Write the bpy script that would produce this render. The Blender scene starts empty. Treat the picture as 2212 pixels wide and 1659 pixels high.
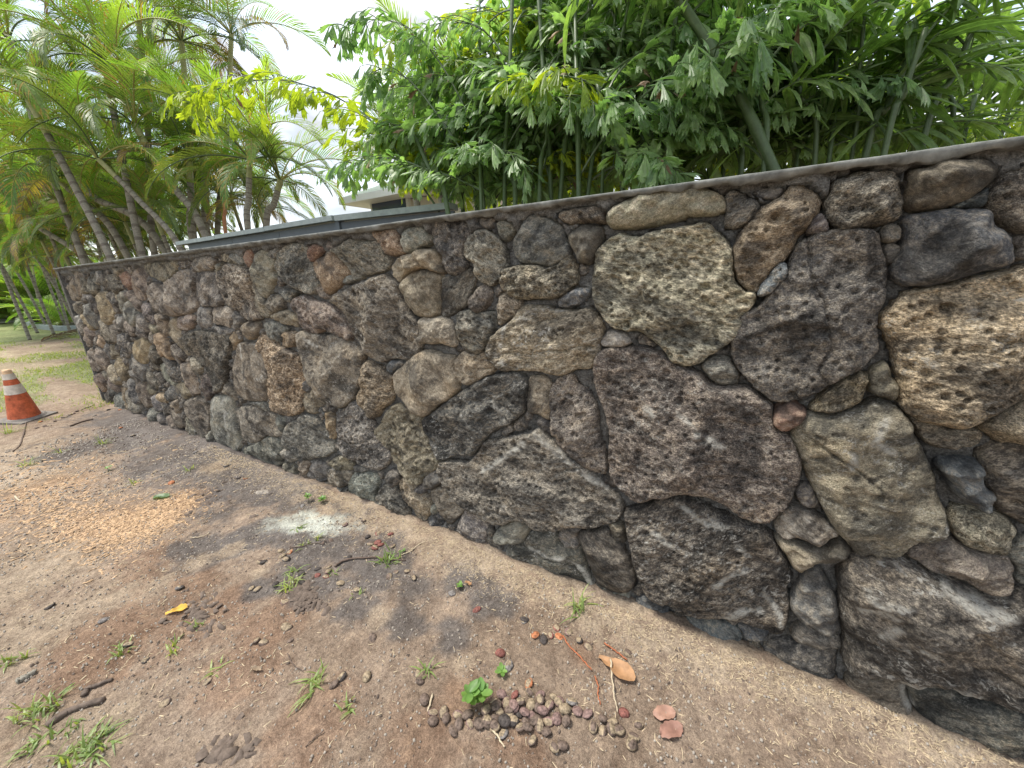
import bpy, math, random
import numpy as np
from mathutils import Vector, Matrix
from mathutils.geometry import delaunay_2d_cdt

S = bpy.context.scene
COL = S.collection
rad = math.radians

# ------------------------------------------------------------------ camera
FPX = 830.0                      # focal length for a picture 2212 px wide
ROLL, PITCH, HEAD = rad(2.2), rad(16.2442), rad(30.8122)
CAM = np.array([0.0, -1.4528, 1.5])
_F0 = np.array([-math.sin(HEAD), math.cos(HEAD), 0.0])
_R0 = np.array([math.cos(HEAD), math.sin(HEAD), 0.0])
_F = _F0 * math.cos(PITCH) + np.array([0, 0, -math.sin(PITCH)])
_D0 = np.cross(_F, _R0)
if _D0[2] > 0: _D0 = -_D0
_R = math.cos(ROLL) * _R0 + math.sin(ROLL) * _D0
_D = math.cos(ROLL) * _D0 - math.sin(ROLL) * _R0
cd = bpy.data.cameras.new("camera"); cam = bpy.data.objects.new("camera", cd); COL.objects.link(cam)
cd.sensor_width = 36.0; cd.sensor_fit = 'HORIZONTAL'; cd.lens = FPX / 2212 * 36
cd.clip_start = 0.05; cd.clip_end = 2000
cam.matrix_world = Matrix(((_R[0], -_D[0], -_F[0], CAM[0]), (_R[1], -_D[1], -_F[1], CAM[1]),
                           (_R[2], -_D[2], -_F[2], CAM[2]), (0, 0, 0, 1)))
S.camera = cam

def ray(px, py): return _F + _R * (px - 1106) / FPX + _D * (py - 829.5) / FPX
def onY(px, py, y=0.0):
    v = ray(px, py); return CAM + v * ((y - CAM[1]) / v[1])
def onZ(px, py, z=0.0):
    v = ray(px, py); return CAM + v * ((z - CAM[2]) / v[2])
def onD(px, py, d): return CAM + ray(px, py) * d

# ------------------------------------------------------------------ light
SUN_EL, SUN_AZ = 66.0, 252.0          # azimuth clockwise from +y: behind the wall, a little to the left
W = bpy.data.worlds.new("World"); S.world = W; W.use_nodes = True
nt = W.node_tree; N = nt.nodes; L = nt.links
bg = N["Background"]; bg.inputs[1].default_value = 1.0
sky = N.new("ShaderNodeTexSky"); sky.sky_type = 'NISHITA'; sky.sun_disc = False
sky.sun_elevation = rad(SUN_EL); sky.sun_rotation = rad(SUN_AZ); sky.air_density = 1.2; sky.dust_density = 1.0
sc = N.new("ShaderNodeVectorMath"); sc.operation = 'SCALE'; sc.inputs['Scale'].default_value = 0.13
L.new(sky.outputs[0], sc.inputs[0])
tc = N.new("ShaderNodeTexCoord"); mp = N.new("ShaderNodeMapping"); mp.inputs['Scale'].default_value = (1, 1, 2.4)
mp.inputs['Location'].default_value = (0.3, 0.1, 0.0)
L.new(tc.outputs['Generated'], mp.inputs[0])
n1 = N.new("ShaderNodeTexNoise"); n1.inputs['Scale'].default_value = 1.7; n1.inputs['Detail'].default_value = 7
n1.inputs['Roughness'].default_value = 0.55
L.new(mp.outputs[0], n1.inputs[0])
r1 = N.new("ShaderNodeValToRGB"); r1.color_ramp.elements[0].position = 0.42; r1.color_ramp.elements[1].position = 0.58
r1.color_ramp.elements[0].color = (0.35, 0.35, 0.35, 1)
L.new(n1.outputs[0], r1.inputs[0])
r2 = N.new("ShaderNodeValToRGB"); r2.color_ramp.elements[0].position = 0.35; r2.color_ramp.elements[1].position = 0.6
r2.color_ramp.elements[0].color = (0.95, 0.97, 1.0, 1); r2.color_ramp.elements[1].color = (0.40, 0.415, 0.44, 1)
n2 = N.new("ShaderNodeTexNoise"); n2.inputs['Scale'].default_value = 3.5; n2.inputs['Detail'].default_value = 5
L.new(mp.outputs[0], n2.inputs[0]); L.new(n2.outputs[0], r2.inputs[0])
mx = N.new("ShaderNodeMixRGB"); L.new(r1.outputs[0], mx.inputs[0]); L.new(sc.outputs[0], mx.inputs[1]); L.new(r2.outputs[0], mx.inputs[2])
L.new(mx.outputs[0], bg.inputs[0])

sl = bpy.data.lights.new("sun", 'SUN'); so = bpy.data.objects.new("sun", sl); COL.objects.link(so)
sl.energy = 2.6; sl.angle = rad(16); sl.color = (1.0, 0.95, 0.86)
_e, _a = rad(SUN_EL), rad(SUN_AZ)
sd = Vector((math.sin(_a) * math.cos(_e), math.cos(_a) * math.cos(_e), math.sin(_e)))
so.rotation_euler = sd.to_track_quat('Z', 'Y').to_euler()
vs = S.view_settings; vs.view_transform = 'Standard'; vs.look = 'None'; vs.exposure = 1.05; vs.gamma = 1
vs.use_curve_mapping = False
S.cycles.max_bounces = 8; S.cycles.transparent_max_bounces = 4

# ------------------------------------------------------------------ numpy noise
def _hash(ix, iy, seed):
    h = (ix.astype(np.int64) * 374761393 + iy.astype(np.int64) * 668265263 + seed * 974634777) & 0xffffffff
    h = ((h ^ (h >> 13)) * 1274126177) & 0xffffffff
    return ((h ^ (h >> 16)) & 0xffffff) / float(0xffffff)
def vn(x, y, seed=0):
    ix, iy = np.floor(x), np.floor(y); fx, fy = x - ix, y - iy
    fx = fx * fx * (3 - 2 * fx); fy = fy * fy * (3 - 2 * fy)
    a, b = _hash(ix, iy, seed), _hash(ix + 1, iy, seed)
    c, d = _hash(ix, iy + 1, seed), _hash(ix + 1, iy + 1, seed)
    return (a * (1 - fx) + b * fx) * (1 - fy) + (c * (1 - fx) + d * fx) * fy
def fbm(x, y, seed=0, o=4, g=0.5):
    s, a, t = 0, 1.0, 0
    for k in range(o):
        s = s + a * vn(x * 2 ** k + 17.3 * k, y * 2 ** k - 9.1 * k, seed + k); t += a; a *= g
    return s / t
def worley(x, y, seed=0):
    ix, iy = np.floor(x), np.floor(y); best = np.full(x.shape, 9.0); bid = np.zeros(x.shape)
    for dx in (-1, 0, 1):
        for dy in (-1, 0, 1):
            cx, cy = ix + dx, iy + dy
            px = cx + _hash(cx, cy, seed); py = cy + _hash(cx, cy, seed + 7)
            d = np.hypot(px - x, py - y); m = d < best
            best = np.where(m, d, best); bid = np.where(m, _hash(cx, cy, seed + 13), bid)
    return best, bid
def sstep(a, b, x):
    t = np.clip((x - a) / (b - a), 0, 1); return t * t * (3 - 2 * t)

# ------------------------------------------------------------------ object helpers
def mesh(name, v, f, mats=(), mi=None, smooth=False):
    me = bpy.data.meshes.new(name)
    v = np.asarray(v, dtype=np.float32)
    if isinstance(f, np.ndarray):
        me.vertices.add(len(v)); me.vertices.foreach_set("co", v.ravel())
        k = f.shape[1]; me.loops.add(f.size); me.loops.foreach_set("vertex_index", f.astype(np.int32).ravel())
        me.polygons.add(len(f)); me.polygons.foreach_set("loop_start", np.arange(0, f.size, k, dtype=np.int32))
        me.update(calc_edges=True)
    else:
        me.from_pydata(v.tolist(), [], f)
    for m in mats: me.materials.append(m)
    if mi is not None: me.polygons.foreach_set("material_index", np.asarray(mi, dtype=np.int32))
    if smooth: me.polygons.foreach_set("use_smooth", np.ones(len(me.polygons), dtype=bool))
    me.update()
    return me
def obj(name, me, parent=None, loc=None, M=None, kind=None):
    o = bpy.data.objects.new(name, me); COL.objects.link(o)
    if parent is not None: o.parent = parent
    if M is not None: o.matrix_local = M
    elif loc is not None: o.location = loc
    if kind: o["kind"] = kind
    return o
def tag(o, label=None, cat=None, group=None, kind=None):
    if label: o["label"] = label
    if cat: o["category"] = cat
    if group: o["group"] = group
    if kind: o["kind"] = kind
    return o
def empty(name, loc, rz=0.0, **k):
    o = bpy.data.objects.new(name, None); COL.objects.link(o); o.location = loc; o.rotation_euler = (0, 0, rz)
    o.empty_display_size = 0.1
    return tag(o, **k)

class MB:                                   # mesh builder
    def __init__(s): s.v, s.f, s.m = [], [], []
    def add(s, v, f, m=0):
        b = len(s.v); s.v.extend([tuple(p) for p in v]); s.f.extend([tuple(i + b for i in q) for q in f]); s.m.extend([m] * len(f))
    def box(s, a, b, m=0):
        (x0, y0, z0), (x1, y1, z1) = a, b
        s.add([(x0, y0, z0), (x1, y0, z0), (x1, y1, z0), (x0, y1, z0), (x0, y0, z1), (x1, y0, z1), (x1, y1, z1), (x0, y1, z1)],
              [(0, 3, 2, 1), (4, 5, 6, 7), (0, 1, 5, 4), (1, 2, 6, 5), (2, 3, 7, 6), (3, 0, 4, 7)], m)
    def tube(s, pts, r, n=7, m=0, cap=True):
        pts = [Vector(p) for p in pts]; k = len(pts)
        rr = [r] * k if not hasattr(r, '__len__') else r
        mm = m if hasattr(m, '__len__') else [m] * k
        b = len(s.v); up = Vector((0.13, 0.27, 0.95))
        for i, p in enumerate(pts):
            t = (pts[min(i + 1, k - 1)] - pts[max(i - 1, 0)]).normalized()
            u = t.cross(up)
            if u.length < 1e-3: u = t.cross(Vector((1, 0, 0)))
            u.normalize(); w = t.cross(u)
            for j in range(n):
                a = 2 * math.pi * j / n
                s.v.append(tuple(p + (u * math.cos(a) + w * math.sin(a)) * rr[i]))
        for i in range(k - 1):
            for j in range(n):
                s.f.append((b + i * n + j, b + i * n + (j + 1) % n, b + (i + 1) * n + (j + 1) % n, b + (i + 1) * n + j)); s.m.append(mm[i])
        if cap:
            s.f.append(tuple(b + j for j in range(n))[::-1]); s.m.append(mm[0])
            s.f.append(tuple(b + (k - 1) * n + j for j in range(n))); s.m.append(mm[-1])
    def mesh(s, name, mats, smooth=False): return mesh(name, s.v, s.f, mats, s.m, smooth)

def curve(pts, n):                          # Catmull-Rom through 3D points
    P = [np.asarray(p, float) for p in pts]; P = [2 * P[0] - P[1]] + P + [2 * P[-1] - P[-2]]; out = []
    seg = len(P) - 3
    for i in range(n + 1):
        t = i / n * seg; k = min(int(t), seg - 1); u = t - k; a, b, c, d = P[k:k + 4]
        out.append(0.5 * ((2 * b) + (c - a) * u + (2 * a - 5 * b + 4 * c - d) * u * u + (3 * b - a - 3 * c + d) * u ** 3))
    return out

# ------------------------------------------------------------------ materials
def newmat(name):
    m = bpy.data.materials.new(name); m.use_nodes = True; return m, m.node_tree.nodes, m.node_tree.links
def node(N, t, **k):
    n = N.new(t)
    for a, b in k.items():
        if a in n.inputs: n.inputs[a].default_value = b
        else: setattr(n, a, b)
    return n
def ramp(N, L, src, stops):
    r = N.new("ShaderNodeValToRGB"); e = r.color_ramp.elements
    while len(e) < len(stops): e.new(0.5)
    for i, (p, c) in enumerate(stops):
        e[i].position = p; e[i].color = (c, c, c, 1) if not hasattr(c, '__len__') else (*c, 1)
    L.new(src, r.inputs[0]); return r
def mixc(N, L, t, fac, a, b):
    m = N.new("ShaderNodeMixRGB"); m.blend_type = t
    for i, s in ((0, fac), (1, a), (2, b)):
        if isinstance(s, bpy.types.NodeSocket): L.new(s, m.inputs[i])
        elif hasattr(s, '__len__'): m.inputs[i].default_value = (*s, 1)
        else: m.inputs[i].default_value = s
    return m.outputs[0]
def math_(N, L, op, a, b=0.5, c=None):
    m = N.new("ShaderNodeMath"); m.operation = op
    for i, s in ((0, a), (1, b), (2, c)):
        if s is None: continue
        if isinstance(s, bpy.types.NodeSocket): L.new(s, m.inputs[i])
        else: m.inputs[i].default_value = s
    return m.outputs[0]

def simple(name, col, rough=0.7, var=0.25, scale=20, bump=0.0, spec=0.3, metal=0.0):
    m, N, L = newmat(name); B = N["Principled BSDF"]
    g = node(N, "ShaderNodeNewGeometry"); n = node(N, "ShaderNodeTexNoise", Scale=scale, Detail=5.0, Roughness=0.65)
    L.new(g.outputs['Position'], n.inputs[0])
    r = ramp(N, L, n.outputs[0], [(0.3, 1 - var), (0.7, 1 + var)])
    L.new(mixc(N, L, 'MULTIPLY', 1.0, col, r.outputs[0]), B.inputs['Base Color'])
    B.inputs['Roughness'].default_value = rough; B.inputs['Specular IOR Level'].default_value = spec; B.inputs['Metallic'].default_value = metal
    if bump:
        b = node(N, "ShaderNodeBump", Strength=1.0, Distance=bump); L.new(n.outputs[0], b.inputs['Height']); L.new(b.outputs[0], B.inputs['Normal'])
    return m

def stone_mat():
    m, N, L = newmat("lava_rock"); B = N["Principled BSDF"]
    oi = node(N, "ShaderNodeObjectInfo"); tcn = node(N, "ShaderNodeTexCoord")
    off = node(N, "ShaderNodeCombineXYZ"); L.new(math_(N, L, 'MULTIPLY', oi.outputs['Random'], 37.0), off.inputs[0]); L.new(math_(N, L, 'MULTIPLY', oi.outputs['Random'], 91.0), off.inputs[2])
    add = node(N, "ShaderNodeVectorMath", operation='ADD'); L.new(tcn.outputs['Object'], add.inputs[0]); L.new(off.outputs[0], add.inputs[1])
    stv = node(N, "ShaderNodeCombineXYZ")
    for i_, nm in enumerate(("sx", "sy", "sz")):
        aa = node(N, "ShaderNodeAttribute"); aa.attribute_type = 'OBJECT'; aa.attribute_name = nm; L.new(aa.outputs['Fac'], stv.inputs[i_])
    rotn = node(N, "ShaderNodeVectorRotate"); rotn.rotation_type = 'Y_AXIS'; L.new(tcn.outputs['Object'], rotn.inputs['Vector'])
    ra = node(N, "ShaderNodeAttribute"); ra.attribute_type = 'OBJECT'; ra.attribute_name = "grain"; L.new(ra.outputs['Fac'], rotn.inputs['Angle'])
    mulv = node(N, "ShaderNodeVectorMath", operation='MULTIPLY'); L.new(rotn.outputs[0], mulv.inputs[0]); L.new(stv.outputs[0], mulv.inputs[1]); L.new(mulv.outputs[0], add.inputs[0])
    V = add.outputs[0]
    def attr(n):
        a = node(N, "ShaderNodeAttribute"); a.attribute_type = 'OBJECT'; a.attribute_name = n; return a.outputs['Fac']
    pore, lich = attr("pore"), attr("lichen")
    def noise(s, d, r, dist=0.0):
        n = node(N, "ShaderNodeTexNoise", Scale=s, Detail=d, Roughness=r, Distortion=dist); L.new(V, n.inputs[0]); return n.outputs[0]
    big, mid, fine, hair = noise(6, 6, 0.62, 0.5), noise(48, 7, 0.74), noise(125, 6, 0.78), noise(330, 3, 0.7)
    base = oi.outputs['Color']
    hsv = node(N, "ShaderNodeHueSaturation", Saturation=0.75, Value=0.34); L.new(base, hsv.inputs['Color'])
    pale = mixc(N, L, 'MIX', 0.5, base, (0.52, 0.45, 0.345))
    c = mixc(N, L, 'MIX', ramp(N, L, big, [(0.40, 0.0), (0.56, 1.0)]).outputs[0], hsv.outputs[0], base)
    crust = math_(N, L, 'MULTIPLY', ramp(N, L, mid, [(0.47, 0.0), (0.56, 1.0)]).outputs[0], ramp(N, L, big, [(0.42, 0.12), (0.60, 1.0)]).outputs[0])
    c = mixc(N, L, 'MIX', crust, c, pale)
    # speckle of the vesicular surface, weaker on smooth worn stones
    k = attr("spk")
    c = mixc(N, L, 'MULTIPLY', k, c, ramp(N, L, fine, [(0.36, 0.22), (0.47, 0.80), (0.62, 2.0)]).outputs[0])
    c = mixc(N, L, 'MULTIPLY', 0.8, c, ramp(N, L, hair, [(0.35, 0.55), (0.65, 1.45)]).outputs[0])
    c = mixc(N, L, 'MULTIPLY', k, c, ramp(N, L, mid, [(0.36, 0.62), (0.5, 1.0), (0.64, 1.25)]).outputs[0])
    # rusty tint
    rust = ramp(N, L, noise(4.2, 4, 0.6), [(0.52, 0.0), (0.68, 0.55)]).outputs[0]
    c = mixc(N, L, 'MULTIPLY', rust, c, (1.12, 0.99, 0.82))
    # white lichen and lime specks
    lm = math_(N, L, 'MULTIPLY', ramp(N, L, noise(46, 6, 0.72, 0.8), [(0.53, 0.0), (0.60, 1.0)]).outputs[0], ramp(N, L, noise(6.5, 3, 0.5, 1.2), [(0.47, 0.0), (0.60, 1.0)]).outputs[0])
    c = mixc(N, L, 'MIX', math_(N, L, 'MULTIPLY', lm, lich), c, (0.60, 0.58, 0.52))
    sa = node(N, "ShaderNodeAttribute"); sa.attribute_name = "streak"
    sm = math_(N, L, 'MULTIPLY', sa.outputs['Fac'], ramp(N, L, noise(60, 6, 0.75, 0.5), [(0.36, 0.0), (0.52, 1.0)]).outputs[0])
    c = mixc(N, L, 'MIX', sm, c, (0.66, 0.64, 0.57))
    L.new(c, B.inputs['Base Color'])
    B.inputs['Roughness'].default_value = 0.88; B.inputs['Specular IOR Level'].default_value = 0.3
    vo = node(N, "ShaderNodeTexVoronoi", Scale=75.0); vo.feature = 'F1'; L.new(V, vo.inputs['Vector'])
    pit = ramp(N, L, vo.outputs['Distance'], [(0.12, 0.0), (0.42, 1.0)]).outputs[0]
    vo2 = node(N, "ShaderNodeTexVoronoi", Scale=150.0); L.new(V, vo2.inputs['Vector'])
    pit2 = ramp(N, L, vo2.outputs['Distance'], [(0.12, 0.0), (0.4, 1.0)]).outputs[0]
    h = math_(N, L, 'MULTIPLY', math_(N, L, 'ADD', pit, math_(N, L, 'MULTIPLY', pit2, 0.5)), math_(N, L, 'MULTIPLY', pore, 0.9))
    h = math_(N, L, 'ADD', h, math_(N, L, 'MULTIPLY', mid, 2.2)); h = math_(N, L, 'ADD', h, math_(N, L, 'MULTIPLY', fine, 1.6))
    h = math_(N, L, 'ADD', h, math_(N, L, 'MULTIPLY', hair, 0.35))
    b = node(N, "ShaderNodeBump", Strength=1.0, Distance=0.0085); L.new(h, b.inputs['Height']); L.new(b.outputs[0], B.inputs['Normal'])
    return m

def mortar_mat():
    m, N, L = newmat("lime_mortar"); B = N["Principled BSDF"]; g = node(N, "ShaderNodeNewGeometry")
    def noise(s, d, r):
        n = node(N, "ShaderNodeTexNoise", Scale=s, Detail=d, Roughness=r); L.new(g.outputs['Position'], n.inputs[0]); return n.outputs[0]
    a, b_, f = noise(5, 5, 0.6), noise(45, 7, 0.75), noise(180, 4, 0.7)
    c = mixc(N, L, 'MIX', ramp(N, L, a, [(0.35, 0.0), (0.65, 1.0)]).outputs[0], (0.15, 0.148, 0.138), (0.255, 0.25, 0.232))
    c = mixc(N, L, 'MULTIPLY', 1.0, c, ramp(N, L, b_, [(0.33, 0.5), (0.66, 1.5)]).outputs[0])
    c = mixc(N, L, 'MULTIPLY', 0.8, c, ramp(N, L, f, [(0.35, 0.65), (0.65, 1.35)]).outputs[0])
    L.new(c, B.inputs['Base Color']); B.inputs['Roughness'].default_value = 0.92; B.inputs['Specular IOR Level'].default_value = 0.2
    h = math_(N, L, 'ADD', math_(N, L, 'MULTIPLY', b_, 2.0), f)
    bb = node(N, "ShaderNodeBump", Strength=1.0, Distance=0.010); L.new(h, bb.inputs['Height']); L.new(bb.outputs[0], B.inputs['Normal'])
    return m

def ground_mat():
    m, N, L = newmat("dry_dirt"); B = N["Principled BSDF"]; g = node(N, "ShaderNodeNewGeometry")
    def noise(s, d, r, dist=0.0):
        n = node(N, "ShaderNodeTexNoise", Scale=s, Detail=d, Roughness=r, Distortion=dist); L.new(g.outputs['Position'], n.inputs[0]); return n.outputs[0]
    at = node(N, "ShaderNodeAttribute"); at.attribute_name = "soil"
    a, b_, f, h_ = noise(2.2, 6, 0.62, 0.4), noise(14, 8, 0.72, 0.3), noise(75, 6, 0.75), noise(260, 4, 0.75)
    c = mixc(N, L, 'MULTIPLY', 1.0, at.outputs['Color'], ramp(N, L, a, [(0.3, (0.80, 0.76, 0.72)), (0.7, (1.2, 1.2, 1.2))]).outputs[0])
    c = mixc(N, L, 'MULTIPLY', 1.0, c, ramp(N, L, b_, [(0.32, (0.66, 0.62, 0.60)), (0.5, (1.0, 1.0, 1.0)), (0.7, (1.35, 1.33, 1.28))]).outputs[0])
    c = mixc(N, L, 'MULTIPLY', 1.0, c, ramp(N, L, f, [(0.33, 0.66), (0.66, 1.36)]).outputs[0])
    c = mixc(N, L, 'MULTIPLY', 0.9, c, ramp(N, L, h_, [(0.33, 0.6), (0.66, 1.42)]).outputs[0])
    vo = node(N, "ShaderNodeTexVoronoi", Scale=55.0); L.new(g.outputs['Position'], vo.inputs['Vector'])
    peb = ramp(N, L, vo.outputs['Distance'], [(0.10, 1.0), (0.20, 0.0)]).outputs[0]
    pm = math_(N, L, 'MULTIPLY', peb, ramp(N, L, noise(9, 3, 0.6), [(0.5, 0.0), (0.62, 0.75)]).outputs[0])
    c = mixc(N, L, 'MIX', pm, c, (0.42, 0.37, 0.30))
    L.new(c, B.inputs['Base Color']); B.inputs['Roughness'].default_value = 0.95; B.inputs['Specular IOR Level'].default_value = 0.15
    h = math_(N, L, 'ADD', math_(N, L, 'MULTIPLY', b_, 3.0), math_(N, L, 'MULTIPLY', f, 1.4)); h = math_(N, L, 'ADD', h, math_(N, L, 'MULTIPLY', h_, 0.5))
    h = math_(N, L, 'ADD', h, math_(N, L, 'MULTIPLY', pm, 0.8))
    bb = node(N, "ShaderNodeBump", Strength=1.0, Distance=0.009); L.new(h, bb.inputs['Height']); L.new(bb.outputs[0], B.inputs['Normal'])
    return m

def leaf_mat(name, c1, c2, trans=0.4, rough=0.42, spec=0.45, tcol=None):
    m, N, L = newmat(name); B = N["Principled BSDF"]; out = N["Material Output"]
    oi = node(N, "ShaderNodeObjectInfo"); g = node(N, "ShaderNodeNewGeometry")
    n = node(N, "ShaderNodeTexNoise", Scale=2.3, Detail=4.0, Roughness=0.7); L.new(g.outputs['Position'], n.inputs[0])
    n2 = node(N, "ShaderNodeTexNoise", Scale=38.0, Detail=3.0); L.new(g.outputs['Position'], n2.inputs[0])
    k = math_(N, L, 'ADD', math_(N, L, 'MULTIPLY', oi.outputs['Random'], 0.55), math_(N, L, 'MULTIPLY', n.outputs[0], 0.75))
    f = ramp(N, L, k, [(0.35, 0.0), (0.95, 1.0)]).outputs[0]
    c = mixc(N, L, 'MIX', f, c1, c2)
    c = mixc(N, L, 'MULTIPLY', 1.0, c, ramp(N, L, n2.outputs[0], [(0.35, 0.8), (0.65, 1.2)]).outputs[0])
    L.new(c, B.inputs['Base Color']); B.inputs['Roughness'].default_value = rough; B.inputs['Specular IOR Level'].default_value = spec
    t = node(N, "ShaderNodeBsdfTranslucent"); L.new(mixc(N, L, 'MULTIPLY', 1.0, c, tcol or (2.1, 1.9, 0.55)), t.inputs[0])
    ms = node(N, "ShaderNodeMixShader"); ms.inputs[0].default_value = trans
    L.new(B.outputs[0], ms.inputs[1]); L.new(t.outputs[0], ms.inputs[2]); L.new(ms.outputs[0], out.inputs[0])
    return m

M = dict(
    stone=stone_mat(), mortar=mortar_mat(), ground=ground_mat(),
    cap=simple("cement_cap", (0.165, 0.17, 0.158), 0.9, 0.5, 22, 0.004),
    fish=leaf_mat("fishtail_leaf", (0.13, 0.215, 0.105), (0.26, 0.36, 0.165), 0.45, tcol=(1.55, 1.9, 0.75)),
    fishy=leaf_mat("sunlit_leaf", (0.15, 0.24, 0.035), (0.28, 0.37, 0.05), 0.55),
    lance=leaf_mat("lance_leaf", (0.10, 0.165, 0.065), (0.21, 0.30, 0.11), 0.45, tcol=(1.7, 1.95, 0.65)),
    areca=leaf_mat("areca_leaf", (0.11, 0.20, 0.05), (0.28, 0.36, 0.09), 0.45, tcol=(1.75, 2.0, .6)),
    arecad=leaf_mat("dark_areca_leaf", (0.06, 0.11, 0.035), (0.15, 0.21, 0.06), 0.35),
    yellow=leaf_mat("yellowed_leaf", (0.36, 0.27, 0.06), (0.48, 0.38, 0.12), 0.35, tcol=(1.3, 1.2, 0.6)),
    dead=leaf_mat("withered_leaf", (0.22, 0.15, 0.10), (0.36, 0.28, 0.20), 0.15, 0.8, 0.1, (1.2, 1.0, 0.8)),
    grass=leaf_mat("grass_blade", (0.17, 0.25, 0.08), (0.30, 0.37, 0.13), 0.35),
    cane=simple("green_cane", (0.065, 0.10, 0.04), 0.45, 0.25, 30, 0.001, 0.4),
    rachis=simple("yellow_rachis", (0.26, 0.25, 0.07), 0.5, 0.2, 30),
    trunk=simple("grey_trunk", (0.24, 0.22, 0.18), 0.85, 0.3, 40, 0.003),
    scar=simple("trunk_scar", (0.15, 0.13, 0.105), 0.9, 0.3, 40, 0.003),
    shaft=simple("crownshaft", (0.30, 0.30, 0.14), 0.5, 0.25, 25),
    rust=simple("orange_trunk", (0.40, 0.19, 0.10), 0.8, 0.25, 40, 0.002),
    fence=simple("grey_fence_paint", (0.115, 0.135, 0.150), 0.55, 0.08, 12),
    fcap=simple("fence_cap_paint", (0.27, 0.31, 0.30), 0.5, 0.18, 20),
    roof=simple("green_roof", (0.22, 0.27, 0.22), 0.8, 0.15, 8), white=simple("white_trim", (0.68, 0.70, 0.69), 0.5, 0.04, 5),
    siding=simple("house_siding", (0.52, 0.49, 0.42), 0.8, 0.06, 5),
    orange=simple("cone_orange", (0.50, 0.12, 0.05), 0.6, 0.45, 18, 0.001), 
    band=simple("cone_band", (0.62, 0.56, 0.47), 0.5, 0.25, 22), tip=simple("faded_cone_tip", (0.62, 0.42, 0.25), 0.6, 0.35, 25),
    base=simple("cone_base_rubber", (0.20, 0.18, 0.16), 0.85, 0.3, 15, 0.002),
    edging=simple("steel_edging", (0.25, 0.29, 0.30), 0.5, 0.15, 10), path=simple("pale_path", (0.50, 0.48, 0.44), 0.9, 0.12, 3),
    mulch=simple("bed_soil", (0.12, 0.10, 0.08), 0.95, 0.4, 8, 0.02),
    straw=simple("straw", (0.46, 0.37, 0.25), 0.85, 0.3, 60), chip=simple("wood_chip", (0.44, 0.30, 0.18), 0.85, 0.5, 60),
    twig=simple("brown_twig", (0.13, 0.095, 0.075), 0.85, 0.3, 40, 0.002), redtwig=simple("reddish_stem", (0.35, 0.12, 0.055), 0.7, 0.25, 40),
    palestick=simple("pale_stick", (0.48, 0.40, 0.28), 0.8, 0.2, 60), pebble=simple("pebble", (0.30, 0.265, 0.225), 0.9, 0.35, 50, 0.001),
    bark=simple("dark_bark", (0.13, 0.10, 0.08), 0.9, 0.4, 50, 0.003),
)
def podmat(n, c): return simple("pod_" + n, c, 0.7, 0.75, 110, 0.003, 0.25)
POD = dict(d=podmat("dark", (0.06, 0.05, 0.045)), b=podmat("brown", (0.13, 0.095, 0.075)), m=podmat("mauve", (0.19, 0.125, 0.11)),
           r=podmat("red", (0.19, 0.075, 0.06)), o=podmat("orange", (0.38, 0.15, 0.07)), t=podmat("tan", (0.25, 0.195, 0.13)), g=podmat("grey", (0.17, 0.155, 0.145)))
mg, _N, _L = newmat("window_glass"); _B = _N["Principled BSDF"]; _B.inputs['Base Color'].default_value = (0.05, 0.07, 0.13, 1); _B.inputs['Roughness'].default_value = 0.06
_B.inputs['Specular IOR Level'].default_value = 0.8; M['glass'] = mg

# ------------------------------------------------------------------ ground
PCTL = []
def fblob(x, y, r, c, w=1.0, st=1.0): p = onZ(x, y); PCTL.append((p[0], p[1], r, np.array(c), w, st))
DARK, RED, TAN, CHIPC = (0.150, 0.134, 0.124), (0.26, 0.175, 0.122), (0.39, 0.315, 0.235), (0.38, 0.255, 0.16)
for x, y, r in [(20, 1000, .9), (60, 1230, .35), (250, 1290, .3), (30, 1400, .22), (100, 1640, .2)]: fblob(x, y, r, TAN, 0.7)
for x, y, r in [(250, 1370, .24), (400, 1350, .2), (200, 1430, .2), (500, 1300, .12), (620, 1330, .13), (900, 1600, .18), (700, 1560, .15), (520, 1450, .16), (330, 1210, .2), (1000, 1500, .12), (1260, 1420, .08), (1150, 1620, .12), (420, 1260, .14)]: fblob(x, y, r, RED, 0.8)
for x, y, r in [(420, 965, .6), (520, 1030, .38), (350, 920, .7), (280, 900, .6), (620, 1080, .22), (560, 1150, .22), (470, 1180, .2), (640, 1230, .15), (700, 1270, .12), (800, 1250, .13), (900, 1270, .13), (990, 1250, .12), (700, 1160, .3), (560, 1060, .35), (460, 1000, .45), (790, 1200, .2), (1060, 1310, .12), (720, 1190, .13), (860, 1220, .1), (640, 1160, .2), (400, 1180, .12), (760, 1320, .1), (870, 1340, .1), (980, 1380, .09), (200, 960, .4), (560, 1270, .08)]: fblob(x, y, r, DARK, 0.92)
for x, y, r in [(430, 1215, .07), (500, 1190, .06), (820, 1330, .06), (1000, 1440, .06), (560, 1240, .05), (470, 1010, .12)]: fblob(x, y, r, TAN, 0.75)
for x, y, r in [(290, 1140, .22), (210, 1130, .2), (330, 1110, .18), (100, 1060, .3), (380, 1080, .15)]: fblob(x, y, r, CHIPC, 0.65)

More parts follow.
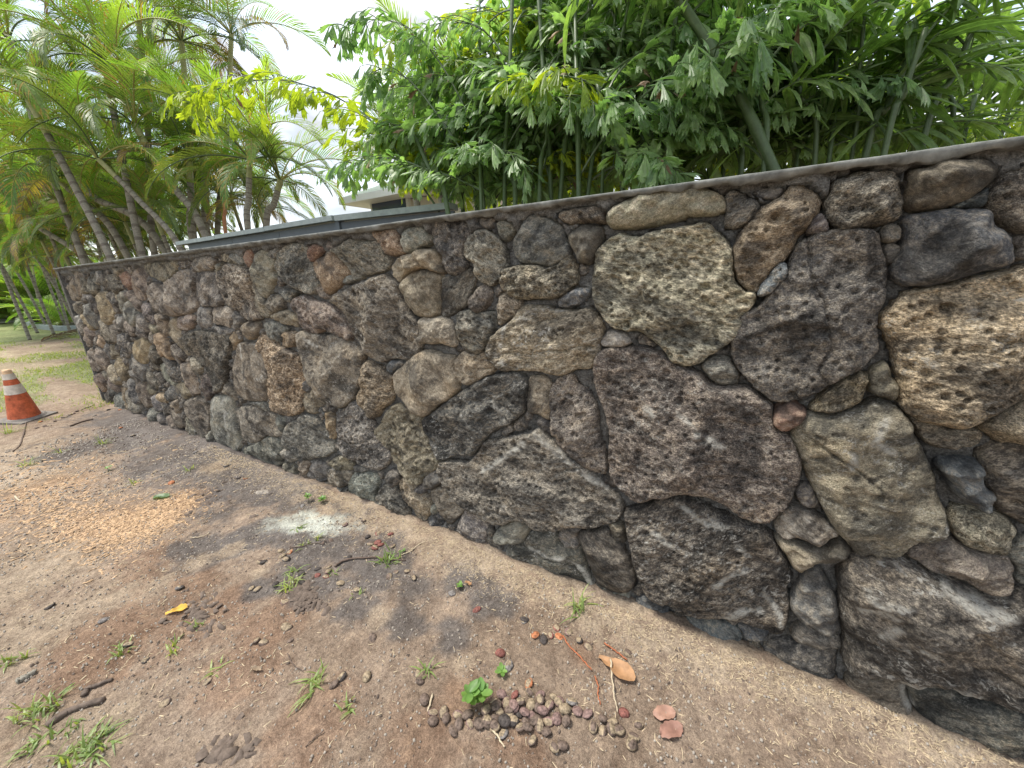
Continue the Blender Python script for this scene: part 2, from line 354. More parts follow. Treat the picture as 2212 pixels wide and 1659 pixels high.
gx = np.concatenate([-12 - np.geomspace(0.1, 400, 60)[::-1], np.arange(-12, -5, 0.05), np.arange(-5, 1.6, 0.0125), 1.6 + np.geomspace(0.05, 300, 40)])
gy = np.concatenate([-2.4 - np.geomspace(0.1, 300, 40)[::-1], np.arange(-2.4, 0.09, 0.0125), 0.1 + np.geomspace(0.02, 400, 60)])
GX, GY = np.meshgrid(gx, gy); nx, ny = len(gx), len(gy)
X, Y = GX.ravel(), GY.ravel()
near = sstep(-9, -4, X) * sstep(4, 2, X) * sstep(-3.4, -2.4, Y) * sstep(0.4, 0.1, Y)
def gheight(X, Y):
    berm = 0.022 * np.exp(-((Y + 0.02) / 0.13) ** 2) * sstep(0.6, 0.0, Y)
    return berm + 0.030 * (fbm(X * 1.6, Y * 1.6, 3, 3) - 0.5) + 0.014 * (fbm(X * 9, Y * 9, 5, 3) - 0.5)
def gz(x, y): return float(gheight(np.array([float(x)]), np.array([float(y)]))[0])
Z = gheight(X, Y)
cl = fbm(X * 42, Y * 42, 11, 3, 0.6)
wd, wi = worley(X * 26, Y * 26, 5)
Z = Z + near * (0.011 * (cl - 0.5) + 0.006 * sstep(0.35, 0.1, wd) * (wi > 0.7))
idx = np.arange(nx * ny).reshape(ny, nx)
F4 = np.stack([idx[:-1, :-1].ravel(), idx[:-1, 1:].ravel(), idx[1:, 1:].ravel(), idx[1:, :-1].ravel()], 1)
gm = mesh("ground", np.stack([X, Y, Z], 1), F4, [M['ground']], smooth=True)
base = np.tile(np.array([0.300, 0.232, 0.176]), (len(X), 1))
nz = fbm(X * 5, Y * 5, 21, 5, 0.6); nz2 = fbm(X * 17, Y * 17, 31, 4, 0.6)
for (px, py, r, c, w, st) in PCTL:
    d = np.hypot(X - px, Y - py) / r + (nz - 0.5) * 1.5 + (nz2 - 0.5) * 1.1
    k = (sstep(1.35, 0.55, d) * w)[:, None]; base = base * (1 - k) + c * k
# straw coloured litter strip at the wall foot
k = (sstep(-0.24, -0.10, Y + (nz - 0.5) * 0.22 + (nz2 - .5) * .08) * sstep(-3.6, -2.0, X) * sstep(0.3, 0.05, Y) * 0.5 * sstep(.3, .55, nz2))[:, None]; base = base * (1 - k) + np.array([0.44, 0.365, 0.275]) * k
# white powder spilled at the foot of the wall
P0 = onZ(680, 1133); dx, dy = X - P0[0], Y - P0[1]
d = np.hypot(dx / 0.36, (dy - 0.3 * dx) / 0.14) + (nz - 0.5) * 1.1 + (nz2 - .5) * 0.9
k = (sstep(1.1, 0.35, d) * 0.72)[:, None]; base = base * (1 - k) + np.array([0.60, 0.63, 0.56]) * k
# thin lawn beyond the cone
k = (sstep(-7.2, -9.5, X + (nz - .5) * 2) * sstep(0.42, 0.6, fbm(X * .8, Y * 1.6, 41, 4)) * 0.75)[:, None]; base = base * (1 - k) + np.array([0.21, 0.25, 0.11]) * k
k = (sstep(-7.4, -12, X) * sstep(0.58, 0.42, fbm(X * .5, Y * 1.2, 47, 4)) * 0.6)[:, None]; base = base * (1 - k) + np.array([0.38, 0.32, 0.22]) * k
k = (sstep(-17, -20, X) * 0.8)[:, None]; base = base * (1 - k) + np.array([0.2, 0.25, 0.1]) * k
at = gm.color_attributes.new("soil", 'FLOAT_COLOR', 'POINT')
at.data.foreach_set("color", np.concatenate([base, np.ones((len(X), 1))], 1).astype(np.float32).ravel())
obj("ground", gm, kind="structure")

# ------------------------------------------------------------------ the lava rock wall
XL, XR, ZT = -7.36, 2.6, 1.75
FR = dict(A=(0, 900, 2.212), B=(800, 800, 2.765), C=(800, 1300, 2.765), D=(1500, 700, 2.4578), E=(1500, 1300, 2.4578), G=(1300, 1700, 1.8433),
          P=(2300, 600, 2.212), Q=(3032, 500, 2.212), R=(2300, 1200, 2.212), S=(3032, 1100, 2.212), T=(2300, 1800, 2.212), U=(3032, 1700, 2.212), V=(3032, 2274, 2.212))
def fpt(fr, x, y):
    ox, oy, s = FR[fr]; return ((ox + x / s) * 2212 / 4032, (oy + y / s) * 2212 / 4032)
# frame, tone, porosity, lichen, bulge (cm), outline
ST = """
B r .5 .1 4 1095,500 1130,455 1200,440 1265,475 1275,520 1180,590 1130,635 1100,580
B g .3 .1 2 1285,370 1320,360 1365,430 1370,480 1320,508 1288,490
B b .8 .4 6 1340,510 1450,450 1540,380 1700,400 1840,410 1900,480 1935,560 1975,620 1960,720 1850,760 1740,800 1600,845 1540,760 1480,660 1400,560
B o .3 .1 7 1340,525 1420,620 1490,700 1535,770 1480,870 1400,950 1330,1000 1270,940 1210,830 1150,690 1190,610 1270,560
B g .3 .3 3 1490,810 1530,785 1590,830 1570,865 1500,885
B o .5 .2 6 1820,310 1880,285 2060,280 2110,310 2130,400 2175,540 2080,570 1970,560 1930,480 1850,400
D g .2 .0 6 180,560 215,490 290,468 390,490 440,560 445,625 340,690 235,735 185,660
D g .9 .4 5 465,430 520,395 640,400 760,410 825,470 830,560 770,640 765,760 800,860 740,920 660,955 590,920 550,860 530,760 470,650 445,540
D t .4 .1 7 80,840 150,770 260,720 370,695 470,700 510,760 545,890 555,920 450,905 360,880 260,910 190,960 150,1015 110,960
D t .3 .1 8 170,1010 230,930 320,890 420,895 520,930 545,980 530,1100 525,1300 480,1345 360,1360 270,1320 190,1200 158,1080
D T 1. .2 7 805,580 860,530 940,485 1010,510 1090,580 1140,640 1165,740 1170,850 1160,950 1080,1010 1020,1050 930,1000 890,930 870,840 770,760 765,690
D b .5 .4 4 545,970 640,960 720,930 820,870 870,930 860,1050 820,1150 790,1240 700,1300 600,1355 530,1340 530,1200 545,1080
D b .3 .1 5 850,1130 920,1040 990,1050 1035,1130 1020,1210 950,1290 900,1310 830,1260 820,1190
D g .5 .3 7 1290,530 1340,430 1430,350 1560,370 1680,430 1740,500 1760,590 1810,680 1800,760 1700,810 1600,860 1480,840 1330,820 1270,760 1235,640
D b .9 .2 8 1160,920 1210,870 1330,840 1480,845 1600,865 1700,830 1720,750 1800,720 1850,800 1870,930 1880,1020 1800,1080 1740,1140 1640,1175 1500,1180 1350,1185 1240,1150 1170,1100 1140,1030
D s .3 .3 4 1700,1180 1770,1120 1870,1080 1960,1070 2000,1110 1960,1190 1880,1240 1780,1270 1710,1240
D T .3 .0 6 1780,560 1830,500 1930,445 2050,450 2130,500 2120,630 2070,720 2010,820 1970,840 1900,800 1850,720 1800,640
D b .7 .3 5 1700,360 1760,310 1900,290 2040,270 2130,300 2155,360 2150,430 2020,430 1900,440 1790,440 1720,400
D g .5 .3 3 1090,430 1150,390 1240,430 1265,500 1220,560 1160,610 1110,560 1080,490
D g .4 .3 2 905,400 950,360 1060,345 1075,400 1050,470 990,495 940,470
D T .2 .0 6 350,1370 450,1360 530,1345 620,1390 680,1470 700,1560 700,1640 560,1620 500,1615 330,1610 320,1520
D m 1. .2 7 700,1340 760,1290 900,1300 1040,1310 1080,1380 1090,1470 1050,1560 980,1620 960,1680 900,1725 830,1700 760,1650 710,1560 695,1440
D t 1. .2 4 1150,1110 1230,1150 1330,1200 1320,1290 1260,1350 1180,1400 1110,1440 1090,1350 1085,1230
E t .7 .8 10 1010,140 1060,60 1160,-30 1270,-120 1330,-220 1450,-240 1650,-205 1850,-185 2000,-205 2080,-130 2140,-30 2110,100 2100,230 2060,330 2000,390 1880,390 1790,430 1690,445 1500,415 1300,410 1150,400 1050,320 1000,220
E p .2 .1 10 100,430 180,340 300,230 420,205 560,240 670,270 680,380 720,540 710,610 620,690 520,750 430,830 370,850 290,820 200,720 130,640 95,540
E t .8 .3 6 660,330 700,260 780,215 880,240 960,230 1010,300 1080,380 1040,440 980,460 900,510 820,545 730,520 680,440
E k .7 1. 9 370,880 460,820 560,740 700,640 830,560 950,490 1080,440 1220,425 1340,460 1390,540 1375,700 1340,820 1220,930 1100,980 1010,1040 950,1110 900,1190 830,1240 720,1230 620,1260 540,1270 480,1180 420,1060 380,960
E t .2 .1 3 1395,490 1480,460 1560,470 1620,560 1600,640 1610,760 1610,885 1540,880 1450,840 1385,790 1380,640
E k .4 .3 2 1470,890 1540,875 1620,930 1640,1010 1600,1040 1520,980
E b 1. .3 7 1640,540 1740,450 1840,440 1880,540 1970,590 2040,700 2080,830 2080,960 2100,1080 2140,1200 2170,1330 2150,1430 2040,1400 1930,1330 1800,1230 1700,1150 1640,1040 1610,880 1600,680
E t 1. .3 8 -20,900 60,760 160,740 260,800 350,870 370,960 430,1080 480,1190 550,1290 500,1370 400,1440 370,1500 270,1490 190,1420 110,1300 60,1180 -20,1100 -90,1000
E g .2 .1 5 430,1400 510,1375 545,1440 550,1500 470,1555 410,1530 395,1460
G b .9 .5 12 770,260 800,225 900,235 980,240 1060,150 1100,90 1220,60 1330,40 1430,20 1500,0 1560,60 1650,130 1750,210 1850,290 1950,380 2050,470 2105,540 2110,600 2080,650 2010,690 1900,700 1780,690 1720,700 1640,720 1520,725 1460,700 1420,660 1330,650 1240,685 1150,670 1060,620 960,570 880,500 820,430 780,350
G w .3 .2 5 1165,790 1210,720 1300,665 1380,655 1420,710 1415,770 1370,835 1280,835 1200,830
G g .3 .2 4 880,740 920,640 970,580 1040,610 1110,660 1120,720 1105,820 1110,920 1040,920 960,880 860,830
G k .3 .2 2 1125,710 1150,700 1180,820 1240,850 1215,915 1140,920 1105,820
G k .4 1. 5 1260,870 1370,830 1420,770 1470,735 1600,735 1640,780 1650,840 1740,875 1790,860 1810,920 1850,1020 1880,1110 1930,1230 1880,1260 1750,1190 1560,1120 1400,1060 1290,1000 1255,930
G g .4 .2 4 1640,770 1680,705 1740,695 1795,730 1770,790 1790,860 1740,880 1670,840
G c .2 .1 7 1785,790 1810,750 1930,740 2010,735 2030,790 2110,850 2150,920 2180,1000 2205,1100 2180,1180 2120,1210 2040,1200 1990,1170 1920,1130 1890,1060 1850,960 1810,870
G b .4 .1 3 2010,690 2090,680 2120,730 2130,830 2090,830 2040,790
G k .3 .1 2 1910,1140 2000,1175 1985,1245 1950,1250
G g .3 .2 3 2000,1180 2080,1210 2150,1220 2150,1340 2060,1350 1990,1270
G b .5 .3 5 695,460 740,420 820,430 870,490 950,580 900,650 860,695 810,690 780,620 730,550 695,510
G s .2 .1 3 650,740 680,680 760,600 800,690 720,730
G g .2 .1 3 702,590 720,550 760,570 750,610 720,622
G t .8 .2 5 470,380 520,360 620,390 640,450 690,470 710,540 700,610 660,680 610,650 560,560 500,490
G g .2 .1 4 605,420 650,390 690,430 660,460 615,455
G g .8 .3 6 330,440 370,400 450,410 480,480 540,580 555,680 520,720 420,690 350,620 300,540
G g .6 .3 5 385,330 420,290 470,310 480,370 430,420 385,390
G w .8 .4 5 100,470 110,380 150,310 240,315 310,340 325,400 300,460 290,600 250,620 170,570 90,520
C m 1. .7 7 1410,1010 1440,900 1530,850 1580,800 1700,880 1790,960 1830,1040 1880,1130 1960,1260 2020,1350 1980,1470 1900,1540 1820,1540 1700,1500 1600,1440 1500,1380 1440,1280 1420,1150
C o .8 .3 7 1690,390 1750,350 1850,400 1960,470 2035,530 2010,640 2020,740 1980,820 1920,870 1860,960 1790,970 1730,900 1650,830 1645,720 1680,600
C s .1 .1 3 1945,450 2000,350 2060,340 2130,380 2050,440 2030,490
C b .4 .7 8 985,40 1100,20 1260,60 1390,60 1560,130 1700,270 1695,360 1680,520 1640,650 1600,760 1520,830 1440,870 1370,840 1260,770 1180,680 1090,560 1050,420 1010,250
C o 1. .2 8 560,100 640,40 720,130 810,190 900,240 990,260 1020,330 1060,520 1050,680 1060,800 1040,880 980,930 890,950 780,920 710,860 695,750 680,600 660,450 630,300 560,200
C b .3 .7 7 310,250 350,140 450,150 540,160 560,240 630,330 665,470 670,620 650,770 560,790 430,780 350,730 300,640 290,470
C g .2 .8 6 30,840 80,720 180,720 270,740 300,880 340,1060 360,1180 370,1290 300,1350 170,1350 110,1240 50,1060
C g .6 .8 7 840,1130 880,1040 960,990 1060,930 1190,960 1250,1040 1330,1130 1390,1220 1400,1330 1300,1400 1200,1410 1100,1440 1010,1400 920,1340 850,1280 820,1200
C o .6 .2 4 1270,930 1350,920 1400,960 1410,1080 1420,1160 1360,1210 1310,1130 1290,1040
C k .4 .4 6 400,1290 480,1270 560,1230 640,1180 760,1190 820,1290 830,1400 790,1500 700,1500 600,1440 450,1400 400,1350
C b .5 .4 6 340,860 420,840 560,860 680,900 760,980 800,1080 820,1160 740,1180 640,1170 560,1230 510,1120 480,1020 420,940
C g .2 .5 3 750,950 800,940 850,1000 830,1130 790,1100
C g .3 .7 3 430,800 560,790 640,800 695,860 690,910 620,890 520,840
C g .4 .1 3 1050,600 1070,560 1150,650 1100,690 1055,670
C t .5 .1 3 1120,680 1160,660 1280,800 1190,865 1140,780
C b .5 .1 3 1025,720 1110,700 1150,800 1190,880 1185,930 1090,910 1060,830
C b .3 .4 4 290,880 350,870 420,960 480,1060 530,1150 560,1240 470,1250 380,1180 340,1040
C g .5 .4 4 810,1330 860,1300 960,1340 1010,1400 960,1450 900,1460 820,1390
C b .4 .2 4 820,1470 900,1460 980,1480 1010,1560 1000,1650 900,1650 810,1600
C t .4 .1 4 1030,1450 1120,1450 1100,1560 1070,1659 1010,1640
C g .5 .3 4 1110,1520 1170,1440 1290,1470 1320,1560 1300,1660 1150,1690 1090,1620
C t .6 .5 5 1340,1450 1420,1390 1520,1390 1600,1460 1590,1530 1470,1540 1380,1500
C b .3 1. 5 1320,1540 1440,1530 1560,1560 1570,1640 1520,1720 1400,1720 1330,1650
C g .3 .1 3 1610,1490 1700,1510 1740,1560 1650,1570 1610,1540
B g .7 .5 8 735,620 790,500 860,440 960,420 1090,450 1100,560 1130,650 1170,740 1200,830 1230,900 1150,990 1060,980 950,930 850,880 780,800 730,720
B t .4 .5 6 500,620 540,530 600,490 700,560 730,640 720,760 760,820 700,900 690,980 630,1040 560,960 500,860 485,730
B b .9 .4 8 110,800 170,700 220,650 330,680 400,700 450,740 490,800 480,940 500,1060 560,1200 590,1260 480,1290 380,1230 290,1150 200,1060 150,950
B b .6 .3 5 480,880 510,860 580,960 640,1050 670,1130 690,1220 660,1260 580,1230 530,1150 490,1030
B b .7 .3 5 640,1060 700,990 800,1010 830,1080 820,1160 730,1200 670,1150
B t .5 .4 5 690,1220 760,1190 850,1170 950,1230 1010,1320 1010,1350 900,1340 780,1290 700,1260
B p .8 .6 9 940,1060 1060,1010 1150,1060 1290,1090 1400,1160 1480,1270 1550,1400 1570,1480 1500,1500 1400,1430 1290,1390 1180,1430 1080,1390 1020,1320 980,1200
B g .6 .4 5 615,1330 700,1290 830,1330 900,1370 870,1400 820,1440 810,1520 720,1500 640,1440
B o .6 .3 5 810,1450 880,1400 960,1430 980,1500 930,1570 840,1560
B b .7 .8 10 1360,1050 1500,940 1640,880 1800,820 1930,780 2020,830 2090,880 2110,960 2160,1080 2230,1200 2320,1290 2340,1450 2330,1600 2240,1710 2060,1700 1900,1740 1760,1680 1680,1560 1600,1430 1560,1300 1490,1180 1400,1110
B t .4 .2 5 385,1330 450,1290 540,1300 570,1360 550,1440 470,1500 400,1440
B T .4 .4 5 55,1180 110,1120 200,1130 260,1180 290,1270 240,1370 160,1340 60,1310
B g .5 .4 4 0,1330 100,1340 180,1360 280,1390 240,1450 190,1490 100,1440 0,1390
B b .5 .2 3 145,590 190,540 250,560 300,660 250,655 180,640
B w .5 .6 4 265,560 330,540 390,620 380,680 320,660
B r .4 .1 4 420,560 440,490 500,510 510,650 480,730 430,680
B b .6 .2 3 75,720 110,650 170,640 150,720 100,785
B g .5 .3 3 650,560 700,500 770,480 780,540 740,600 690,600
B b .6 .3 4 0,570 100,600 105,650 60,720 0,700
B b .6 .3 3 1170,940 1230,900 1300,980 1320,1040 1240,1040
B m .6 .4 3 1335,1030 1400,980 1480,960 1470,1040 1390,1110
B k .4 .5 3 790,960 900,930 1010,970 930,1030 920,1090 850,1080
A r .7 .1 5 1005,430 1040,370 1090,400 1110,460 1100,540 1050,530
A p .7 .3 5 1115,400 1160,330 1230,360 1250,470 1255,580 1210,640 1150,600 1110,500
A b .6 .5 9 1260,540 1300,470 1380,485 1450,440 1560,350 1640,390 1665,450 1655,560 1690,660 1640,740 1500,770 1420,760 1330,690 1270,620
A b .6 .3 5 1210,310 1300,290 1450,270 1510,300 1480,380 1430,440 1380,475 1310,440 1240,390
A b .6 .3 5 1650,265 1780,240 1860,270 1830,340 1740,380 1670,365
A g .5 .4 7 1675,420 1720,370 1830,385 1875,450 1885,560 1910,640 1860,690 1760,680 1700,620 1670,520
A p .3 .6 5 1515,800 1560,760 1650,755 1670,820 1640,880 1570,890 1520,860
A g .4 .3 5 1690,700 1740,690 1800,700 1805,780 1810,860 1760,880 1700,830
A o .4 .2 6 800,600 850,540 910,560 960,680 960,780 920,850 870,790 830,690
A o .4 .2 6 1130,1010 1180,950 1250,960 1285,1040 1280,1140 1230,1190 1160,1150 1130,1080
A t .6 .2 6 530,560 590,440 620,370 680,380 700,480 690,590 640,640 580,620
A t .5 .3 4 1420,830 1480,780 1540,900 1540,960 1610,1060 1600,1120 1520,1040 1450,940
A c .7 .3 10 1550,970 1640,900 1750,890 1830,900 1960,930 1990,1000 1960,1120 1950,1250 1930,1380 1870,1430 1800,1300 1720,1180 1620,1090
A t .4 .3 4 1500,1360 1580,1350 1640,1400 1620,1470 1560,1500 1520,1430
A b .6 .3 6 1570,1520 1650,1480 1750,1500 1790,1600 1800,1750 1750,1850 1680,1760 1600,1640
A k .4 .2 3 1400,1440 1450,1370 1520,1400 1500,1490 1440,1520
A w .3 1. 4 1350,1190 1420,1180 1460,1290 1510,1380 1440,1370 1380,1290
P t .2 .1 7 180,590 210,500 300,430 450,360 650,300 850,275 1000,265 1070,300 1200,370 1235,440 1215,510 1080,540 880,560 700,610 520,640 350,655 220,640
P m .9 .1 5 1240,340 1330,315 1460,370 1530,450 1500,530 1430,600 1330,650 1220,640 1230,520 1225,430
P O .9 .2 9 1330,740 1420,620 1520,480 1640,420 1730,360 1790,290 1880,262 1990,300 2070,370 2085,450 2050,540 1960,640 1860,760 1830,850 1740,940 1640,1040 1560,1160 1500,1230 1400,1190 1330,1100 1305,960 1305,840
P T .9 .2 12 60,1240 70,1080 80,900 150,790 270,710 420,740 560,690 760,660 950,620 1060,610 1150,680 1240,770 1290,880 1300,1100 1380,1200 1490,1230 1480,1330 1400,1430 1370,1530 1290,1640 1200,1720 1090,1780 980,1850 880,1870 760,1830 680,1720 580,1640 480,1570 350,1560 220,1520 120,1400
P S .1 .1 8 1500,1250 1540,1160 1620,1060 1690,970 1740,957 1775,1000 1760,1090 1700,1170 1620,1230 1540,1265
P m .2 .1 5 1945,690 1985,590 2040,525 2110,540 2135,620 2130,700 2040,715
P g .1 .1 2 1480,330 1560,300 1700,290 1740,320 1700,380 1600,400 1500,370
Q b .9 .3 7 490,650 530,540 590,440 680,400 800,365 960,370 1090,360 1150,420 1180,560 1195,680 1150,790 1060,830 900,860 720,890 590,880 500,790
Q t .1 .0 8 1225,360 1340,340 1500,290 1700,262 1900,285 1985,330 1995,400 1940,490 1820,590 1700,650 1560,690 1400,705 1290,715 1225,660 1220,500
Q s .2 .3 10 1210,780 1450,720 1700,700 1890,710 1950,760 2010,850 2110,920 2160,1000 2170,1130 2120,1210 1950,1260 1700,1320 1450,1375 1250,1390 1140,1350 1070,1260 1100,1180 1180,1070 1210,920
Q b 1. .2 6 1930,640 1970,540 2080,420 2230,340 2500,330 2750,420 2700,800 2450,900 2300,920 2170,870 2040,790 1950,720
Q g .3 .3 3 995,900 1060,840 1150,850 1185,900 1150,980 1060,1000 1000,960
Q s .1 .4 3 1640,685 1760,610 1960,500 1950,600 1880,690 1740,700
Q m .8 .3 11 -90,1560 0,1440 130,1290 210,1060 300,980 430,930 600,890 800,880 930,900 990,980 1010,1090 1050,1220 1030,1400 1000,1560 965,1640 950,1800 955,1960 850,2080 700,2160 560,2240 420,2330 250,2390 100,2410 0,2390 -100,2310 -200,2210 -310,2070 -340,1900 -330,1760 -230,1640
Q T .5 .1 2 1020,1050 1080,1010 1170,1030 1150,1120 1080,1200 1045,1180
S O 1. .6 12 990,330 1100,240 1150,170 1260,110 1500,70 1800,0 2100,-60 2500,-160 3000,-140 3100,900 2500,1030 2300,1060 2100,1150 1950,1210 1850,1270 1700,1310 1550,1300 1350,1250 1200,1180 1150,1090 1150,950 1120,780 1080,620 1030,480
S t .3 .2 5 880,950 890,850 960,760 1020,740 1070,790 1090,880 1140,950 1135,1050 1100,1075 1000,1040 900,1010
S O .9 .2 5 330,1150 430,1060 550,960 700,880 830,830 880,850 860,950 820,1050 760,1130 620,1180 460,1180
S R .1 .0 8 20,1230 50,1150 150,1085 220,1100 320,1170 290,1240 210,1310 140,1330 50,1290
U t .5 .8 12 185,30 300,-140 480,-120 640,-160 830,-190 930,-250 1080,-220 1150,-180 1220,-90 1260,30 1330,120 1380,250 1450,380 1480,560 1540,720 1570,860 1520,940 1420,970 1330,960 1250,1000 1170,1080 1030,1100 900,1080 760,1070 680,990 580,870 480,720 400,560 320,400 250,220
S t .8 .2 5 1230,1200 1380,1260 1560,1310 1700,1330 1850,1335 1900,1370 1880,1450 1790,1480 1600,1500 1430,1480 1350,1430 1290,1320
S O .7 .2 7 1850,1290 1950,1220 2100,1160 2300,1100 2500,1060 3000,1000 3000,1500 2500,1540 2250,1490 2080,1470 1990,1400 1870,1340
U S .2 .1 8 1490,300 1600,285 1800,290 1860,330 1880,430 1920,530 1975,580 1950,640 1900,700 1830,690 1770,640 1680,600 1600,500 1540,400
U c .6 .2 6 1900,200 2100,150 2500,170 3000,260 3000,850 2500,920 2250,850 2080,760 1990,640 1960,540 1920,470 1880,330
U t 1. .2 6 1600,780 1680,710 1780,720 1900,730 2050,780 2170,860 2190,950 2140,1060 2020,1110 1880,1080 1760,1040 1660,960 1610,870
U b .7 .3 7 1200,1080 1270,1000 1400,980 1560,980 1700,1040 1860,1100 2020,1130 2140,1150 2160,1260 2150,1370 2050,1440 1900,1430 1740,1360 1550,1290 1400,1220 1250,1140
U t .3 .1 6 35,950 100,950 220,990 400,1040 540,1010 620,960 700,1010 728,1070 700,1130 590,1190 430,1190 340,1240 270,1275 200,1200 150,1110 70,1020
U T .5 .4 6 45,850 100,740 170,680 280,690 420,760 540,840 625,910 590,950 520,980 440,1035 360,1010 250,960 120,940 60,910
U k .1 .1 4 220,560 260,490 360,500 420,600 465,700 420,715 330,680 260,640
V k .2 .5 7 190,210 250,130 290,30 350,-30 420,-40 480,30 520,110 590,270 605,400 600,490 550,530 450,500 330,440 240,380 180,300
V c .4 .8 13 625,-100 740,-170 900,-160 1090,-150 1200,-100 1350,-30 1500,40 1700,130 1900,190 2100,190 2500,180 3000,400 3000,1400 2700,1350 2200,1170 1800,1060 1500,960 1250,950 1000,900 720,880 650,740 660,560 620,400 630,200 610,50
V b .3 .2 7 680,930 850,910 1050,940 1200,990 1210,1080 1270,1180 1290,1330 1200,1390 1050,1330 850,1200 700,1080
V k .3 .3 8 1250,980 1500,1000 1800,1090 2200,1210 2700,1400 3000,1460 3000,1950 2700,1900 2300,1750 1950,1600 1650,1500 1400,1400 1320,1280 1250,1130
V k .1 .2 5 -60,700 0,620 150,600 300,650 450,690 590,690 600,780 585,920 555,1020 440,1080 300,1050 170,950 50,850 -30,780
R b .8 .6 13 75,580 100,440 180,390 340,380 520,390 660,430 760,510 880,560 1000,600 1080,690 1160,730 1320,730 1440,750 1530,800 1640,900 1640,960 1680,1090 1790,1170 1860,1290 1890,1420 1880,1520 1840,1660 1780,1750 1700,1830 1640,1890 1540,1910 1420,1890 1300,1820 1200,1740 1100,1690 1000,1660 860,1650 740,1680 600,1700 480,1730 380,1680 290,1590 220,1500 200,1380 200,1100 130,850 80,680
T c .8 .9 12 340,500 440,460 560,430 640,380 760,370 950,400 1100,480 1250,540 1400,600 1550,640 1650,720 1700,850 1790,980 1810,1080 1760,1170 1785,1270 1770,1450 1740,1520 1670,1550 1520,1510 1350,1440 1180,1415 1050,1420 900,1380 780,1330 640,1280 530,1210 480,1090 430,960 400,830 370,680
T s .2 .2 4 420,1350 460,1260 560,1245 650,1300 720,1390 750,1460 720,1530 600,1540 480,1470
T s .2 .4 5 770,1600 850,1500 920,1430 1050,1440 1200,1480 1320,1540 1370,1620 1300,1740 1100,1740 900,1700
T s .2 .2 3 1340,1500 1480,1510 1610,1590 1560,1650 1430,1650 1380,1590
R w .3 .4 4 135,310 180,240 270,225 350,260 400,330 320,380 200,380 135,365
R g .4 .4 5 1015,540 1080,480 1230,460 1300,540 1350,640 1320,710 1200,715 1110,670 1050,610
"""
TONE = dict(t=(.285, .242, .185), T=(.315, .275, .225), g=(.215, .205, .188), b=(.222, .194, .160), c=(.125, .108, .096), k=(.130, .125, .119), m=(.200, .183, .170),
            p=(.27, .22, .182), o=(.32, .24, .16), O=(.345, .275, .19), r=(.29, .175, .13), R=(.31, .20, .145), s=(.145, .155, .165), S=(.17, .185, .185), w=(.32, .315, .28))
STONES = []
for ln in ST.strip().split("\n"):
    w = ln.split()
    pl = []
    for q in w[5:]:
        x, y = q.split(","); P = onY(*fpt(w[0], float(x), float(y)), 0.0); pl.append((P[0], P[2]))
    STONES.append([np.array(pl), w[1], float(w[2]), float(w[3]), float(w[4]) * 0.01])

def inpoly(px, pz, poly):
    c = np.zeros(px.shape, bool); n = len(poly); j = n - 1
    for i in range(n):
        xi, zi = poly[i]; xj, zj = poly[j]
        m = (zi > pz) != (zj > pz)
        with np.errstate(divide='ignore', invalid='ignore'): t = (xj - xi) * (pz - zi) / (zj - zi) + xi
        c ^= m & (px < t); j = i
    return c
def pdist(px, pz, poly):
    d = np.full(px.shape, 9.0)
    a = poly; b = np.roll(poly, -1, 0)
    for (ax, az), (bx, bz) in zip(a, b):
        ex, ez = bx - ax, bz - az; t = np.clip(((px - ax) * ex + (pz - az) * ez) / (ex * ex + ez * ez + 1e-12), 0, 1)
        d = np.minimum(d, np.hypot(px - ax - t * ex, pz - az - t * ez))
    return d
def smooth_outline(poly, sp, seed, jit=0.004):
    n = len(poly); out = []
    for i in range(n):
        a, b, c, d = poly[i - 1], poly[i], poly[(i + 1) % n], poly[(i + 2) % n]
        k = max(1, int(np.hypot(*(c - b)) / sp + 0.5))
        for q in range(k):
            u = q / k
            out.append(0.5 * (2 * b + (c - a) * u + (2 * a - 5 * b + 4 * c - d) * u * u + (3 * b - a - 3 * c + d) * u ** 3))
    o = np.array(out); r = np.roll(o, -1, 0) - np.roll(o, 1, 0); nrm = np.stack([r[:, 1], -r[:, 0]], 1); nrm /= np.hypot(nrm[:, 0], nrm[:, 1])[:, None] + 1e-9
    w = fbm(o[:, 0] * 28 + seed, o[:, 1] * 28, seed, 2) - 0.5 + 0.5 * (fbm(o[:, 0] * 90 + seed, o[:, 1] * 90, seed, 2) - 0.5)
    ar = np.sum(o[:, 0] * np.roll(o[:, 1], -1) - np.roll(o[:, 0], -1) * o[:, 1])
    if ar < 0: nrm = -nrm
    return o + nrm * (w * jit * 2.4 + 0.0050)[:, None]

# occupancy raster of the wall face, then smaller stones packed into what is left
GS = 0.0125
ox = np.arange(XL + 0.02, XR, GS); oz = np.arange(-0.06, ZT - 0.055, GS)
OX, OZ = np.meshgrid(ox, oz); occ = np.zeros(OX.shape, bool)
for s in STONES:
    p = s[0]; m = (OX > p[:, 0].min()) & (OX < p[:, 0].max()) & (OZ > p[:, 1].min()) & (OZ < p[:, 1].max())
    if m.any():
        k = np.zeros_like(occ); k[m] = inpoly(OX[m], OZ[m], p); occ |= k
rg = np.random.RandomState(12)
def cellocc(x, z):
    i = np.round((x - ox[0]) / GS).astype(int); j = np.round((z - oz[0]) / GS).astype(int)
    bad = (i < 0) | (i >= len(ox)) | (j < 0) | (j >= len(oz)); i = np.clip(i, 0, len(ox) - 1); j = np.clip(j, 0, len(oz) - 1)
    return occ[j, i] | bad
NT = len(STONES); FILL = []
